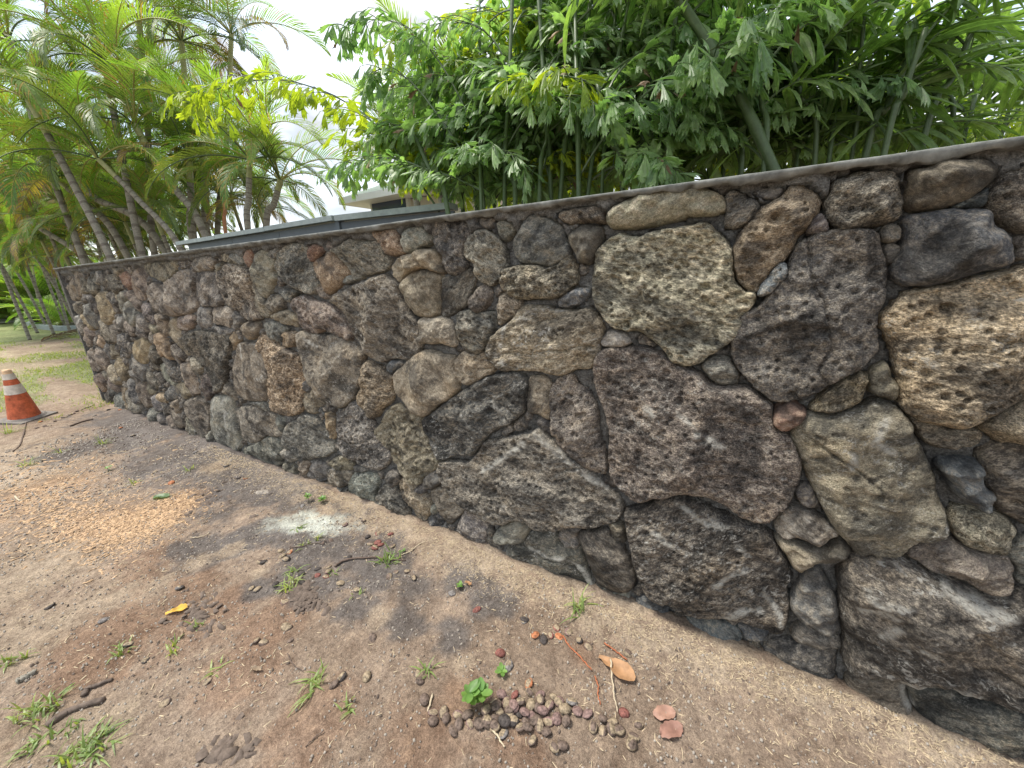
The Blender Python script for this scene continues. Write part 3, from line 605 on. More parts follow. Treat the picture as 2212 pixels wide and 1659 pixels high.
for rmax, tries in ((0.17, 260), (0.125, 420), (0.09, 900), (0.062, 1700), (0.042, 3000), (0.028, 4200)):
    for _ in range(tries):
        if len(FILL) > 175 and rmax > 0.06: break
        fj, fi = rg.randint(0, len(oz)), rg.randint(0, len(ox))
        if occ[fj, fi]: continue
        x, z = ox[fi], oz[fj]
        nd = 18; an = np.arange(nd) / nd * 2 * math.pi + rg.rand(); st = np.arange(1, int(rmax * 1.25 / GS * 1.6) + 2) * GS / 1.6
        asp = rg.uniform(0.62, 1.0); rot = rg.uniform(0, math.pi)
        el = 1 / np.sqrt((np.cos(an - rot)) ** 2 + (np.sin(an - rot) / asp) ** 2)
        hit = cellocc(x + np.cos(an)[:, None] * st, z + np.sin(an)[:, None] * st)
        first = np.where(hit.any(1), hit.argmax(1), len(st)) * GS / 1.6
        rr = np.minimum(first - 0.004, rmax * el * rg.uniform(0.9, 1.15, nd))
        if rr.min() < 0.2 * rmax or rr.mean() < 0.56 * rmax: continue
        rr = 0.6 * rr + 0.2 * (np.minimum(rr, np.roll(rr, 1)) + np.minimum(rr, np.roll(rr, -1)))
        poly = np.stack([x + np.cos(an) * rr, z + np.sin(an) * rr], 1)
        kk = 2 if rmax < 0.06 else 1
        FILL.append([poly[::kk] if rmax < 0.06 else poly, "tggbbbckmpo"[rg.randint(11)], rg.uniform(.2, .9), rg.uniform(0, .7), float(np.clip(rr.mean() * 0.62, 0.012, 0.09)), rr.mean()])
        m = (abs(OX - x) < rmax * 1.5) & (abs(OZ - z) < rmax * 1.5); k = np.zeros_like(occ); k[m] = inpoly(OX[m], OZ[m], poly * 1.0); occ |= k
FILL.sort(key=lambda s: -s[5] / (0.9 + abs(min(s[0][:, 0].mean(), 0.0) * 0.18)))
print("traced", NT, "fill", len(FILL))

def stone_geo(poly, pore, T, seed, spf=1.0):
    cx, cz = poly[:, 0].mean(), poly[:, 1].mean()
    dist = math.hypot(cx + 0.0, 1.35 - CAM[1] * 0 )
    dist = math.sqrt((cx - CAM[0]) ** 2 + CAM[1] ** 2)
    sp = (0.0062 if dist < 2.2 else 0.0062 * (dist / 2.2) ** 1.15) * spf
    ext = max(np.ptp(poly[:, 0]), np.ptp(poly[:, 1])); sp = min(sp, ext / 9)
    ol = smooth_outline(poly, sp * 1.6, seed, 0.004 if ext > 0.12 else 0.0015)
    x0, x1, z0, z1 = ol[:, 0].min(), ol[:, 0].max(), ol[:, 1].min(), ol[:, 1].max()
    hx, hz = np.meshgrid(np.arange(x0, x1, sp), np.arange(z0, z1, sp * 0.87)); hx[1::2] += sp / 2
    r = np.random.RandomState(seed); hx = hx + r.uniform(-.2, .2, hx.shape) * sp; hz = hz + r.uniform(-.2, .2, hz.shape) * sp
    hx, hz = hx.ravel(), hz.ravel(); k = inpoly(hx, hz, ol); hx, hz = hx[k], hz[k]
    d = pdist(hx, hz, ol); k = d > sp * 0.55; hx, hz = hx[k], hz[k]
    pts = np.concatenate([ol, np.stack([hx, hz], 1)])
    res = delaunay_2d_cdt([Vector(p) for p in pts], [], [tuple(range(len(ol)))], 1, 1e-7)
    V2 = np.array([tuple(v) for v in res[0]]); F = np.array([t for t in res[2] if len(t) == 3], dtype=np.int32)
    x, z = V2[:, 0], V2[:, 1]; d = pdist(x, z, ol); dm = max(d.max(), 1e-3); size = dm * 2
    R_ = min(0.036 + 0.045 * (1 - pore), dm * 0.55); dn = np.clip(d / R_, 0, 1)
    dome = np.sqrt(np.clip(1 - (1 - dn) ** 2, 0, 1)) ** 0.72
    T = T * (0.80 if dm > .08 else .9); h = T * (0.74 * dome + 0.26 * (d / dm) ** .8)
    u, w = (x - cx), (z - cz)
    for q in range(5 if pore > .4 else 2):
        a = r.uniform(0, 6.28); sl_ = r.uniform(0.15, 0.5); off = T * r.uniform(0.85, 1.1)
        pl = off - sl_ * (math.cos(a) * u + math.sin(a) * w)
        pl = np.maximum(pl, T * .55); h = np.where((pl < h), pl * 0.75 + h * 0.25, h)
    fs = 2.6 / max(size, 0.06)
    h = h + dome * T * 0.62 * (fbm(x * fs + seed, z * fs, seed, 3, 0.5) - 0.5)
    th = r.uniform(-0.6, 0.6); xs = (x * math.cos(th) + z * math.sin(th)); zs = (-x * math.sin(th) + z * math.cos(th))
    amp = 0.35 + 0.65 * pore
    rid = 1 - np.abs(2 * fbm(xs * 9 + seed, zs * 20, seed + 3, 4, 0.55) - 1)
    h = h + dome * amp * 0.020 * (rid - 0.75) * min(1, size / 0.15)
    h = h + dome * amp * 0.010 * (fbm(x * 48, z * 48, seed + 5, 3, 0.6) - 0.5) * min(1, size / 0.08)
    wd, wi = worley(x * 34 + seed, z * 34, seed); pr = 0.12 + 0.33 * wi
    h = h - pore * dome * 0.014 * sstep(pr, pr * 0.45, wd) * (wi > 0.35) * min(1, size / 0.1)
    wd, wi = worley(x * 13 + seed, z * 13, seed + 9); h = h - pore * dome * 0.022 * sstep(0.28, 0.08, wd) * (wi > 0.8) * min(1, size / 0.2)
    # occasional crack
    if size > 0.16 and r.rand() < 0.6:
        a = r.uniform(0, 3.14); ln_ = (u * math.cos(a) + w * math.sin(a)) + 0.05 * (fbm(x * 6 + seed, z * 6, seed + 20, 3) - 0.5) * 2 + r.uniform(-.05, .05)
        h = h - dome * 0.012 * sstep(0.006, 0.001, np.abs(ln_)) * sstep(0.35, 0.6, vn(x * 6, z * 6, seed + 1))
    y = 0.066 - h
    nb = len(V2)
    # skirt that runs back into the mortar
    order = np.array([j for j in range(nb) if d[j] < 1e-5]); 
    verts = np.stack([x - cx, y, z - cz], 1)
    return verts, F, cx, cz

STREAK = """G 1110,280 1250,190 1400,90
G 1480,20 1650,160 1800,290 2000,420
G 1265,885 1310,1040 1400,1080
G 1440,860 1560,910 1700,930 1830,1040 1900,1190
R 560,890 620,940
R 840,930 980,1020 1000,1080
R 1100,1130 1210,1200
T 620,640 800,760
T 1150,1060 1250,980 1400,950
T 1230,1390 1350,1330 1530,1330
T 1590,1220 1700,1360 1715,1440
T 1350,760 1440,850
T 800,400 1000,520 1250,590
V 820,20 880,100 1000,130 1150,150
V 800,220 950,200 1050,240
V 1500,60 1700,180 1900,260 2100,330
V 950,430 1080,340
V 1270,500 1390,570
V 1150,860 1380,930 1600,960 1800,1030
V 1180,1000 1200,1080 1250,1170
C 110,760 90,940
C 230,880 250,1150
C 370,180 400,470
C 1100,100 1220,180
E 1060,700 1180,880
E 1180,80 1200,-20
U 1000,-120 900,60 1050,160
U 700,150 680,260"""
SEG = []
for ln in STREAK.split("\n"):
    w = ln.split(); q = [onY(*fpt(w[0], *map(float, t.split(","))), 0.0) for t in w[1:]]
    SEG += [((a[0], a[2]), (b_[0], b_[2])) for a, b_ in zip(q[:-1], q[1:])]
def streaks(me, x, z):
    d = np.full(x.shape, 9.0)
    for (ax, az), (bx, bz) in SEG:
        if bx < x.min() - .1 and ax < x.min() - .1 or ax > x.max() + .1 and bx > x.max() + .1: continue
        ex, ez = bx - ax, bz - az; t = np.clip(((x - ax) * ex + (z - az) * ez) / (ex * ex + ez * ez), 0, 1); d = np.minimum(d, np.hypot(x - ax - t * ex, z - az - t * ez))
    d = d + 0.022 * (fbm(x * 22, z * 22, 5, 3) - .5)
    at_ = me.attributes.new("streak", 'FLOAT', 'POINT'); at_.data.foreach_set("value", (sstep(0.018, 0.002, d) * .8).astype(np.float32))
wall = empty("lava_rock_wall", ((XL + XR) / 2, 0.2, 0), label="long wall of dark lava rocks set in grey mortar with a thin cement cap", cat="wall")
WO = Vector(wall.location)
nparts = 0; chips = ([], [], 0)
for i, s in enumerate(STONES + FILL[:max(0, 298 - NT)]):
    v, f, cx, cz = stone_geo(s[0], s[2], s[4] + 0.034, 100 + i * 7)
    me = mesh("stone", v, f, [M['stone']], smooth=True)
    streaks(me, v[:, 0] + cx, v[:, 2] + cz)
    o = obj("stone", me, wall, loc=Vector((cx, 0, cz)) - WO)
    c = np.array(TONE[s[1]]); jr = np.random.RandomState(i); c = c * np.array([1.25, 1.265, 1.215]) * jr.uniform(0.84, 1.16) * (1 + jr.uniform(-.05, .05, 3)); sc_ = jr.uniform(.55, 1.7); o['spk'] = float(np.clip(.25 + .6 * s[2] + jr.uniform(-.2, .25), .15, 1)); o['sx'] = float(sc_ * jr.uniform(.6, 1.0)); o['sy'] = float(sc_); o['sz'] = float(sc_ * jr.uniform(1.0, 1.7)); o['grain'] = float(jr.uniform(-.9, .9))
    o.color = (*[float(q) for q in c], 1); o["pore"] = float(s[2]); o["lichen"] = float(min(1, s[3]))
    nparts += 1
cv, cf, cb = [], [], 0
for i, s in enumerate(FILL[max(0, 298 - NT):]):
    v, f, cx, cz = stone_geo(s[0], s[2] * .5, s[4] + 0.03, 9000 + i * 3, 1.5)
    cv.append(v + np.array([cx, 0, cz]) - np.array(WO)); cf.append(f + cb); cb += len(v)
if cv:
    o = obj("rubble_chips", mesh("rubble_chips", np.concatenate(cv), np.concatenate(cf), [M['stone']], smooth=True), wall, kind="stuff")
    o.color = (.2, .18, .155, 1); o["pore"] = 0.4; o["lichen"] = 0.3; o['spk'] = .7; o['sx'] = o['sy'] = o['sz'] = 1.0; o['grain'] = 0.2

# mortar face, back and ends
mx_ = np.concatenate([np.arange(XL, -3.2, 0.03), np.arange(-3.2, 1.3, 0.0125), np.arange(1.3, XR + 0.03, 0.03)]); mz_ = np.arange(-0.1, ZT - 0.012, 0.0125)
MX, MZ = np.meshgrid(mx_, mz_)
lum = fbm(MX * 22, MZ * 22, 71, 4, 0.6); lum2 = fbm(MX * 3.2, MZ * 3.2, 77, 3)
wd, wi = worley(MX * 34, MZ * 34, 78)
MY = 0.046 + 0.035 * (lum2 - 0.42) - 0.030 * (lum - 0.5) - 0.010 * sstep(0.5, 0.1, wd) * (wi > .4)
edge = ZT - 0.035 - 0.045 * fbm(MX * 3.1, MZ * 0, 81, 3) - 0.02 * fbm(MX * 17, MZ * 17, 83, 3)
topm = sstep(-0.035, 0.015, MZ - edge) * (0.75 + 0.25 * sstep(.3, .6, lum))
MY = MY * (1 - topm) + topm * (0.006 - 0.030 * (lum - 0.5) + 0.016 * (lum2 - .5))
INS = np.zeros(MX.shape, bool)
for s in STONES + FILL:
    q_ = s[0]; m = (MX > q_[:, 0].min()) & (MX < q_[:, 0].max()) & (MZ > q_[:, 1].min()) & (MZ < q_[:, 1].max())
    if m.any():
        k_ = np.zeros_like(INS); k_[m] = inpoly(MX[m], MZ[m], q_); INS |= k_
MY = np.where(INS, 0.085, MY)
MY = np.where((MX < XL + 0.015) & (topm < .5), 0.0, MY)
nxx, nzz = len(mx_), len(mz_); idx = np.arange(nxx * nzz).reshape(nzz, nxx)
F4 = np.stack([idx[:-1, :-1].ravel(), idx[:-1, 1:].ravel(), idx[1:, 1:].ravel(), idx[1:, :-1].ravel()], 1)
obj("mortar", mesh("mortar", np.stack([MX.ravel(), MY.ravel(), MZ.ravel()], 1) - np.array(WO), F4, [M['mortar']], smooth=True), wall)
b = MB(); b.box((XL - WO.x, 0.11 - WO.y, -0.1), (XR - WO.x, 0.40 - WO.y, ZT - 0.03)); b.box((XL - 0.001 - WO.x, 0.0 - WO.y, -0.1), (XL + 0.03 - WO.x, 0.108 - WO.y, ZT - 0.03))
obj("wall_core", b.mesh("wall_core", [M['mortar']]), wall)
# cement cap: lumpy front lip, thin
cx_ = mx_; prof = [(0.06, ZT - 0.022), (-0.008, ZT - 0.021), (-0.020, ZT - 0.017), (-0.026, ZT - 0.010), (-0.028, ZT - 0.003), (-0.020, ZT), (0.05, ZT + 0.002), (0.2, ZT + 0.003), (0.41, ZT), (0.41, ZT - 0.03)]
rows = []
for k, (py, pz) in enumerate(prof):
    n_ = fbm(cx_ * 9 + k * .7, cx_ * 0 + k * .3, 91, 4) - 0.5; n2_ = fbm(cx_ * 1.1, cx_ * 0, 92, 2) - 0.5; n3_ = fbm(cx_ * 50, cx_ * 0 + k, 93, 2) - .5
    w_ = 1.0 if k in (1, 2) else (0.4 if k < 6 else 0.2)
    rows.append(np.stack([cx_ - WO.x, py + 0.016 * n_ * w_ + 0.008 * n2_ + 0.004 * n3_ * w_ - WO.y, pz + (0.030 * n_ + 0.016 * n3_) * w_ * (1 if k < 3 else .25) + 0.006 * n2_], 1))
cvv = np.concatenate(rows); nn = len(cx_); idx = np.arange(nn * len(prof)).reshape(len(prof), nn)
F4 = np.stack([idx[:-1, :-1].ravel(), idx[1:, :-1].ravel(), idx[1:, 1:].ravel(), idx[:-1, 1:].ravel()], 1)
obj("cement_cap", mesh("cement_cap", cvv, F4, [M['cap']], smooth=True), wall)

# ------------------------------------------------------------------ behind the wall: fence, house, path
fen = empty("grey_fence", (-4.8, 1.0, 0), label="slate grey board fence with a pale cap rail behind the left part of the wall", cat="fence")
FO = Vector(fen.location)
A0 = onY(393, 522, 1.0); A1 = onY(729, 469.5, 1.0); zt = 2.033
def panel(x0, y0, x1, y1, z0, z1, th, name, mat, k=1, over=0.0):
    v = Vector((x1 - x0, y1 - y0, 0)); ln = v.length; v.normalize(); n = Vector((-v.y, v.x, 0))
    m = MB(); c = [(-over, -th / 2), (ln + over, -th / 2), (ln + over, th / 2), (-over, th / 2)]
    vv = [Vector((x0, y0, 0)) + v * a + n * b_ for a, b_ in c]
    m.add([(p.x - FO.x, p.y - FO.y, z0) for p in vv] + [(p.x - FO.x, p.y - FO.y, z1) for p in vv], [(0, 3, 2, 1), (4, 5, 6, 7), (0, 1, 5, 4), (1, 2, 6, 5), (2, 3, 7, 6), (3, 0, 4, 7)])
    obj(name, m.mesh(name, [mat]), fen)
xs_ = [A0[0], onY(440, 515, 1.0)[0], onY(511, 504, 1.0)[0], onY(545, 500, 1.0)[0], onY(620, 487, 1.0)[0], A1[0]]
xs_ = [A0[0] + 0.18, -5.1, -4.15, A1[0]]
for i in range(3): panel(xs_[i] + .003, 1.0, xs_[i + 1] - .003, 1.0, 0.2, zt - 0.045, 0.03, "board", M['fence'])
xc = [A0[0], -5.35, -4.3, A1[0] + 0.02]
for i in range(3): panel(xc[i] + .003, 1.0, xc[i + 1] - .003, 1.0, zt - 0.042 + .003 * i, zt + .003 * i, 0.15, "cap_rail", M['fcap'])
B1 = (1.6, 1.42)
panel(A1[0] + .05, 1.003, -2.05, 1.19, 0.2, zt - 0.05, 0.03, "board", M['fence'])
panel(A1[0] + .03, 1.003, -2.05, 1.19, zt - 0.042, zt + 0.004, 0.14, "cap_rail", M['fcap'])
panel(A1[0] - .01, 1.0, A1[0] + .045, 1.0, 0.2, zt - 0.03, 0.06, "post", M['fence'])

YH = 6.0
E0 = onY(736, 442, YH); ze = E0[2]
hs = empty("house", (E0[0] + 4, YH + 3, 0), label="pale house with green hip roof and dark window glimpsed between the palms", cat="house")
HO = Vector(hs.location)
def hbox(name, a, b_, mat, parent=hs, off=HO):
    m = MB(); m.box((a[0] - off.x, a[1] - off.y, a[2]), (b_[0] - off.x, b_[1] - off.y, b_[2])); return obj(name, m.mesh(name, [mat]), parent)
hx0, hx1 = E0[0] + 0.7, E0[0] + 4.6
hbox("siding", (hx0, YH + .6, 0), (hx1, YH + 6.5, ze - .02), M['siding'])
m = MB(); ex0, ex1, ey0, ey1 = E0[0], hx1 + .6, YH, YH + 7.1; rz = ze + 1.5
m.add([(p[0] - HO.x, p[1] - HO.y, p[2]) for p in [(ex0, ey0, ze + .16), (ex1, ey0, ze + .16), (ex1, ey1, ze + .16), (ex0, ey1, ze + .16), (ex0 + 2.4, (ey0 + ey1) / 2, rz + .16), (ex1 - 2.4, (ey0 + ey1) / 2, rz + .16)]],
      [(0, 1, 5, 4), (1, 2, 5), (2, 3, 4, 5), (3, 0, 4), (3, 2, 1, 0)]); obj("roof", m.mesh("roof", [M['roof']]), hs)
hbox("fascia", (ex0 - .03, ey0 - .03, ze - 0.0), (ex1, ey1, ze + .155), M['white'])
wa, wb = onY(806, 436, YH + .55), onY(866, 437, YH + .55); wz1 = wa[2] - .02; wz0 = wz1 - .75
f = hbox("window", (wa[0] - .07, YH + .5, wz0 - .07), (wb[0] + .3, YH + .597, wz1 + .08), M['white'])
hbox("pane", (wa[0], YH + .485, wz0), (wb[0] + .22, YH + .497, wz1), M['glass'], f)

# pale path, kerb strip and planted bed far to the left
def sheet(name, pts, mat, z=0.03):
    m = MB(); m.add([(p[0], p[1], gz(p[0], p[1]) + z) for p in pts], [tuple(range(len(pts)))]); return obj(name, m.mesh(name, [mat]), kind="structure")
pa = [onZ(*q) for q in [(-160, 704), (0, 700), (30, 698), (58, 694), (66, 691), (40, 690.5), (0, 691), (-160, 693)]]
sheet("path", pa, M['path'], 0.05)
bd = [onZ(*q) for q in [(-200, 690), (0, 689), (40, 689.5), (66, 690), (64, 699), (78, 706), (105, 711), (140, 713), (200, 712), (260, 700), (260, 682), (-200, 682)]]
sheet("planting_bed", bd, M['mulch'], 0.02)
ed = curve([onZ(*q) for q in [(66, 691), (63, 700), (78, 707), (105, 712), (135, 714), (180, 713)]], 24)
m = MB()
for a, b_ in zip(ed[:-1], ed[1:]):
    a, b_ = Vector(a), Vector(b_); n_ = Vector((-(b_ - a).y, (b_ - a).x, 0)).normalized() * .09
    q = [a - n_, b_ - n_, b_ + n_, a + n_]; m.add([(p.x, p.y, -.05) for p in q] + [(p.x, p.y, .17) for p in q], [(4, 5, 6, 7), (0, 1, 5, 4), (2, 3, 7, 6), (1, 2, 6, 5), (3, 0, 4, 7)])
tag(obj("garden_edging", m.mesh("garden_edging", [M['edging']])), "curved grey metal edging along the planted bed by the pale path", "garden edging")

# ------------------------------------------------------------------ palm fronds
def frond_mesh(name, Lr, npair, ll, el0, el1, seed, mats, vee=0.5, lw=0.019, ydroop=0.5, tipm=None):
    """pinnate frond growing along local +x, arching downwards"""
    r = random.Random(seed); m = MB(); P = [Vector((0, 0, 0))]; A = []
    ns = 26; side = r.uniform(-.25, .25)
    for i in range(ns + 1):
        t = i / ns; e = el0 + (el1 - el0) * (t ** 1.25); A.append(e)
        if i: P.append(P[-1] + Vector((math.cos(e), side * t * .5, math.sin(e))) * Lr / ns)
    m.tube(P, [0.013 * (1 - .85 * i / ns) + .002 for i in range(ns + 1)], 5, 1)
    for k in range(npair):
        t = 0.16 + 0.84 * (k + .5) / npair; q = t * ns; i = min(int(q), ns - 1); p = P[i].lerp(P[i + 1], q - i); tg = (P[i + 1] - P[i]).normalized()
        up = Vector((-tg.z, 0, tg.x)); sd_ = tg.cross(up).normalized(); up = sd_.cross(tg)
        ln = ll * (math.sin(math.pi * min(1, (0.12 + t * .86))) ** .55) * (1.0 - .25 * t) * r.uniform(.9, 1.08)
        for s in (-1, 1):
            sweep = 0.55 + 0.75 * t + r.uniform(-.08, .08)
            d = (sd_ * s * math.cos(sweep) + tg * math.sin(sweep)); d = (d + up * (vee * (1 - .5 * t) + r.uniform(-.08, .08))).normalized()
            wv = d.cross(up).normalized(); wv = (wv + up * 0.35 * s).normalized()
            pts = [p]; dd = d.copy(); nseg = 4
            for j in range(nseg):
                pts.append(pts[-1] + dd * ln / nseg); dd = (dd + Vector((0, 0, -1)) * ydroop * (j + 1) / nseg * r.uniform(.6, 1.3)).normalized()
            ws = [.35, 1, .9, .6, .06]; b0 = len(m.v)
            for j, pp in enumerate(pts):
                m.v.append(tuple(pp - wv * lw * .5 * ws[j])); m.v.append(tuple(pp + wv * lw * .5 * ws[j]))
            mi = 0
            if tipm and r.random() < tipm: mi = 2
            for j in range(nseg):
                a = b0 + 2 * j; m.f.append((a, a + 1, a + 3, a + 2)); m.m.append(mi if j < 2 else (2 if tipm and r.random() < tipm * 1.5 else mi))
    return m.mesh(name, mats, smooth=False)
AM = [M['areca'], M['rachis'], M['yellow']]; AD = [M['arecad'], M['cane'], M['yellow']]; AY = [M['yellow'], M['rachis'], M['dead']]
FRM = {'up': [frond_mesh("frond", 1.9, 44, .52, 1.35, .35, 1, AM, .5, tipm=.03), frond_mesh("frond", 2.1, 46, .55, 1.2, .0, 2, AM, .55, tipm=.03)],
       'mid': [frond_mesh("frond", 2.1, 46, .55, 1.0, -.75, 3, AM, .45, ydroop=.6, tipm=.05), frond_mesh("frond", 2.2, 48, .58, .8, -.9, 4, AM, .5, ydroop=.5, tipm=.05), frond_mesh("frond", 2.0, 46, .52, .9, -.5, 14, AD, .5, ydroop=.5)],
       'low': [frond_mesh("frond", 2.0, 44, .52, .45, -1.35, 5, AM, .3, ydroop=.8, tipm=.10), frond_mesh("frond", 1.9, 42, .5, .3, -1.2, 6, AD, .3, ydroop=.8, tipm=.04)],
       'yel': [frond_mesh("frond", 1.9, 42, .5, .3, -1.4, 7, AY, .2, ydroop=.9, tipm=.3)]}
FRF = [frond_mesh("frond", 2.3, 22, .62, 1.1, -.6, 21, AM, .45, .05, .5), frond_mesh("frond", 2.3, 22, .62, .6, -1.1, 22, AM, .3, .055, .6), frond_mesh("frond", 2.1, 20, .6, 1.3, .1, 23, AM, .5, .055, .4)]

def trunk_mesh(pts, r0, r1, ringed=True, shaft=0.0, mats=None):
    P = curve(pts, 96); m = MB(); rr, mm = [], []
    for i in range(len(P)):
        t = i / (len(P) - 1); k = r0 + (r1 - r0) * t; ring = (i % 4 == 0) and ringed and t < 1 - shaft
        rr.append(k * (1.06 if ring else 1.0)); mm.append(2 if t >= 1 - shaft else (1 if ring else 0))
    m.tube(P, rr, 8, mm); return m.mesh("trunk", mats or [M['trunk'], M['scar'], M['shaft']], smooth=True)
def dirmat(az, tilt=0.0, s=1.0, roll=0.0):
    return Matrix.Rotation(az, 4, 'Z') @ Matrix.Rotation(-tilt, 4, 'Y') @ Matrix.Rotation(roll, 4, 'X') @ Matrix.Scale(s, 4)
def palm(trunkpts, label, n=12, size=1.0, r=.05, seed=0, group=None, yel=.08, lowbias=.4, far=False, mats=None, shaft=.16):
    ringed = not far
    rr = random.Random(seed); b0 = Vector([float(c) for c in trunkpts[0]]); 
    root = empty("areca_palm", b0, label=label, cat="palm", group=group)
    pts = [Vector([float(c) for c in q]) - b0 for q in trunkpts]
    obj("trunk", trunk_mesh(pts, r * 1.15, r, ringed, shaft, mats), root)
    top = pts[-1]
    for k in range(n):
        az = k * 2.399 + rr.uniform(-.35, .35) + seed
        t = k / n
        if far: me = rr.choice(FRF)
        elif rr.random() < yel: me = rr.choice(FRM['yel'])
        elif t < .3: me = rr.choice(FRM['up'])
        elif t < 1 - lowbias: me = rr.choice(FRM['mid'])
        else: me = rr.choice(FRM['low'])
        obj("frond", me, root, M=Matrix.Translation(top) @ dirmat(az, rr.uniform(-.15, .2), size * rr.uniform(.8, 1.12), rr.uniform(-.3, .3)))
    return root
def D(q, d): return onD(q[0], q[1], d)
def base_of(a, b_, z=0.0):      # continue the trunk a->b down to the ground
    a, b_ = np.array(a), np.array(b_); v = a - b_; v = v / np.linalg.norm(v); v = v * .5 + np.array([0, 0, -.86]); t = (a[2] - z) / -v[2]; return a + v * t
GP = "palms leaning over the left end of the wall"
LP = [([(393, 542), (298, 430), (214, 345)], 6.6, "areca palm with thin reddish trunk slanting left from the wall top beside the fence end", .042, 11, .9),
      ([(255, 516), (185, 440), (115, 380)], 7.8, "areca palm on a grey ringed trunk slanting low over the left end of the wall", .055, 11, 1.0),
      ([(330, 505), (205, 427), (152, 362)], 7.6, "areca palm on a stout ringed trunk just above the low slanting one", .06, 10, .95),
      ([(440, 500), (380, 410), (334, 347), (292, 270)], 6.9, "areca palm with bent trunk and pale tan crownshaft over the middle of the clump", .055, 11, 1.0),
      ([(414, 505), (413, 440), (409, 350)], 7.6, "areca palm with pale green upright trunk left of the hanging lime leaves", .055, 11, .9),
      ([(447, 505), (444, 420), (436, 300)], 8.0, "areca palm with dark upright trunk behind the hanging lime leaves", .06, 12, 1.0),
      ([(488, 508), (486, 450), (482, 385)], 7.2, "slim areca palm with orange red trunk above the fence", .028, 7, .6),
      ([(536, 500), (537, 430), (539, 345)], 6.6, "areca palm with whitish trunk standing right of the orange trunk", .045, 12, .85),
      ([(575, 495), (592, 440), (606, 390)], 7.0, "areca palm leaning right with fronds reaching toward the house", .05, 12, .9),
      ([(300, 520), (262, 330), (225, 130)], 7.0, "tall areca palm with its crown near the top left of the photo", .05, 13, 1.05),
      ([(240, 560), (150, 380), (62, 215)], 6.6, "areca palm with bright yellow green crown at the far left edge", .05, 12, .95),
      ([(420, 520), (410, 300), (392, 90)], 8.2, "tall areca palm whose crown stands high behind the clump", .05, 14, 1.05),
      ([(470, 515), (490, 300), (500, 75)], 8.6, "tall dark green areca palm edging the open sky", .05, 12, .95),
      ([(330, 520), (318, 250), (300, 40)], 7.8, "tall areca palm cut by the top edge of the photo", .05, 13, 1.0),
      ([(180, 560), (95, 330), (20, 90)], 7.6, "areca palm filling the top left corner of the photo", .05, 12, 1.05),
      ([(200, 575), (70, 480), (-20, 380)], 8.5, "areca palm with withered yellow fronds at the left edge", .05, 11, .9)]
for i, (q, d, lab, r_, n_, sz) in enumerate(LP):
    pts = [D(p, d) for p in q]; pts = [base_of(pts[0], pts[1])] + pts
    mats = [M['rust'], M['rust'], M['rust']] if i == 6 else None
    palm(pts, lab, n_ + 3, sz, r_, 10 + i, GP, .22 if i in (15, 10, 1) else .07, .42, mats=mats)
for i, (q, d) in enumerate([((330, 455), 7.4), ((270, 480), 8.2), ((215, 455), 8.6), ((420, 430), 8.4), ((160, 500), 8.6), ((500, 430), 8.8), ((370, 470), 8.8), ((560, 450), 8.2), ((120, 430), 9.0), ((180, 440), 10), ((250, 520), 9.5), ((310, 500), 10), ((90, 520), 10.5), ((140, 555), 11), ((60, 400), 10), ((350, 540), 9.5), ((430, 500), 9.8)]):
    T = D(q, d); b_ = np.array([T[0] + .15, T[1] + .2, 0.0])
    palm([b_, (b_ + T) / 2 + np.array([.1, 0, 0]), T], "lower bushy areca palm filling between the leaning trunks behind the wall", 11, .8, .035, 500 + i, "bushy young palms between the leaning trunks", .05, .45)
# middle distance and far row of palms beyond the left end
midp = [((60, 470), 13), ((-20, 520), 12), ((110, 455), 11.5), ((150, 510), 11), ((30, 420), 15), ((200, 480), 10.5), ((-70, 450), 13), ((255, 470), 11), ((100, 540), 14), ((340, 470), 12), ((20, 560), 15), ((70, 575), 17), ((180, 300), 12), ((60, 330), 11), ((300, 380), 12), ((420, 400), 11.5), ((120, 200), 11), ((260, 200), 12), ((0, 260), 11), ((40, 500), 12), ((80, 430), 12), ((10, 450), 13), ((130, 480), 13), ((380, 230), 12.5), ((560, 430), 13)]
for i, (q, d) in enumerate(midp):
    T = D(q, d); bx = (T[0] + 1.0 + .3 * math.sin(i), T[1] + .4 * math.cos(i * 2), 0.0)
    palm([bx, (bx[0] * .6 + T[0] * .4, bx[1] * .6 + T[1] * .4, T[2] * .5), T], ["areca palm with arching green fronds", "dark green areca palm", "loose yellow green areca palm"][i % 3] + " in the thicket behind the end of the wall", 14, 1.15, .038, 60 + i, "palms in the thicket beyond the wall end", .06, .45)
rp = random.Random(5)
for i in range(26):
    px = -90 + i * 9.5; b_ = onZ(px + rp.uniform(-4, 4), 688 + rp.uniform(-3, 1.5)); h_ = rp.uniform(3.2, 5.4); ln = rp.uniform(.3, 1.7)
    u = Vector((-1, .15, 0)) * ln; h_ *= .8; T = Vector((b_[0], b_[1], h_)) + u
    palm([b_, Vector((b_[0], b_[1], h_ * .5)) + u * .35, T], "tall thin trunked palm in the far row behind the planted bed", 13, 1.2, .045, 100 + i, "far row of palms behind the planted bed", 0, .4, far=True, shaft=.1)
for i, (px, py, s_) in enumerate([(40, 696, 1.0), (62, 697, .8), (90, 702, 1.1), (112, 706, 1.0), (132, 708, .9), (20, 693, .9), (150, 704, 1.2), (75, 694, 1.0)]):
    b_ = onZ(px, py - 3); root = empty("young_palm", b_, label="low bright green young palm growing in the planted bed by the edging", cat="palm shrub", group="young palms in the planted bed")
    for k in range(13): obj("frond", FRF[(k + i) % 3], root, M=dirmat(k * 2.4 + i, rp.uniform(-.1, .45), s_ * rp.uniform(.55, .85)))

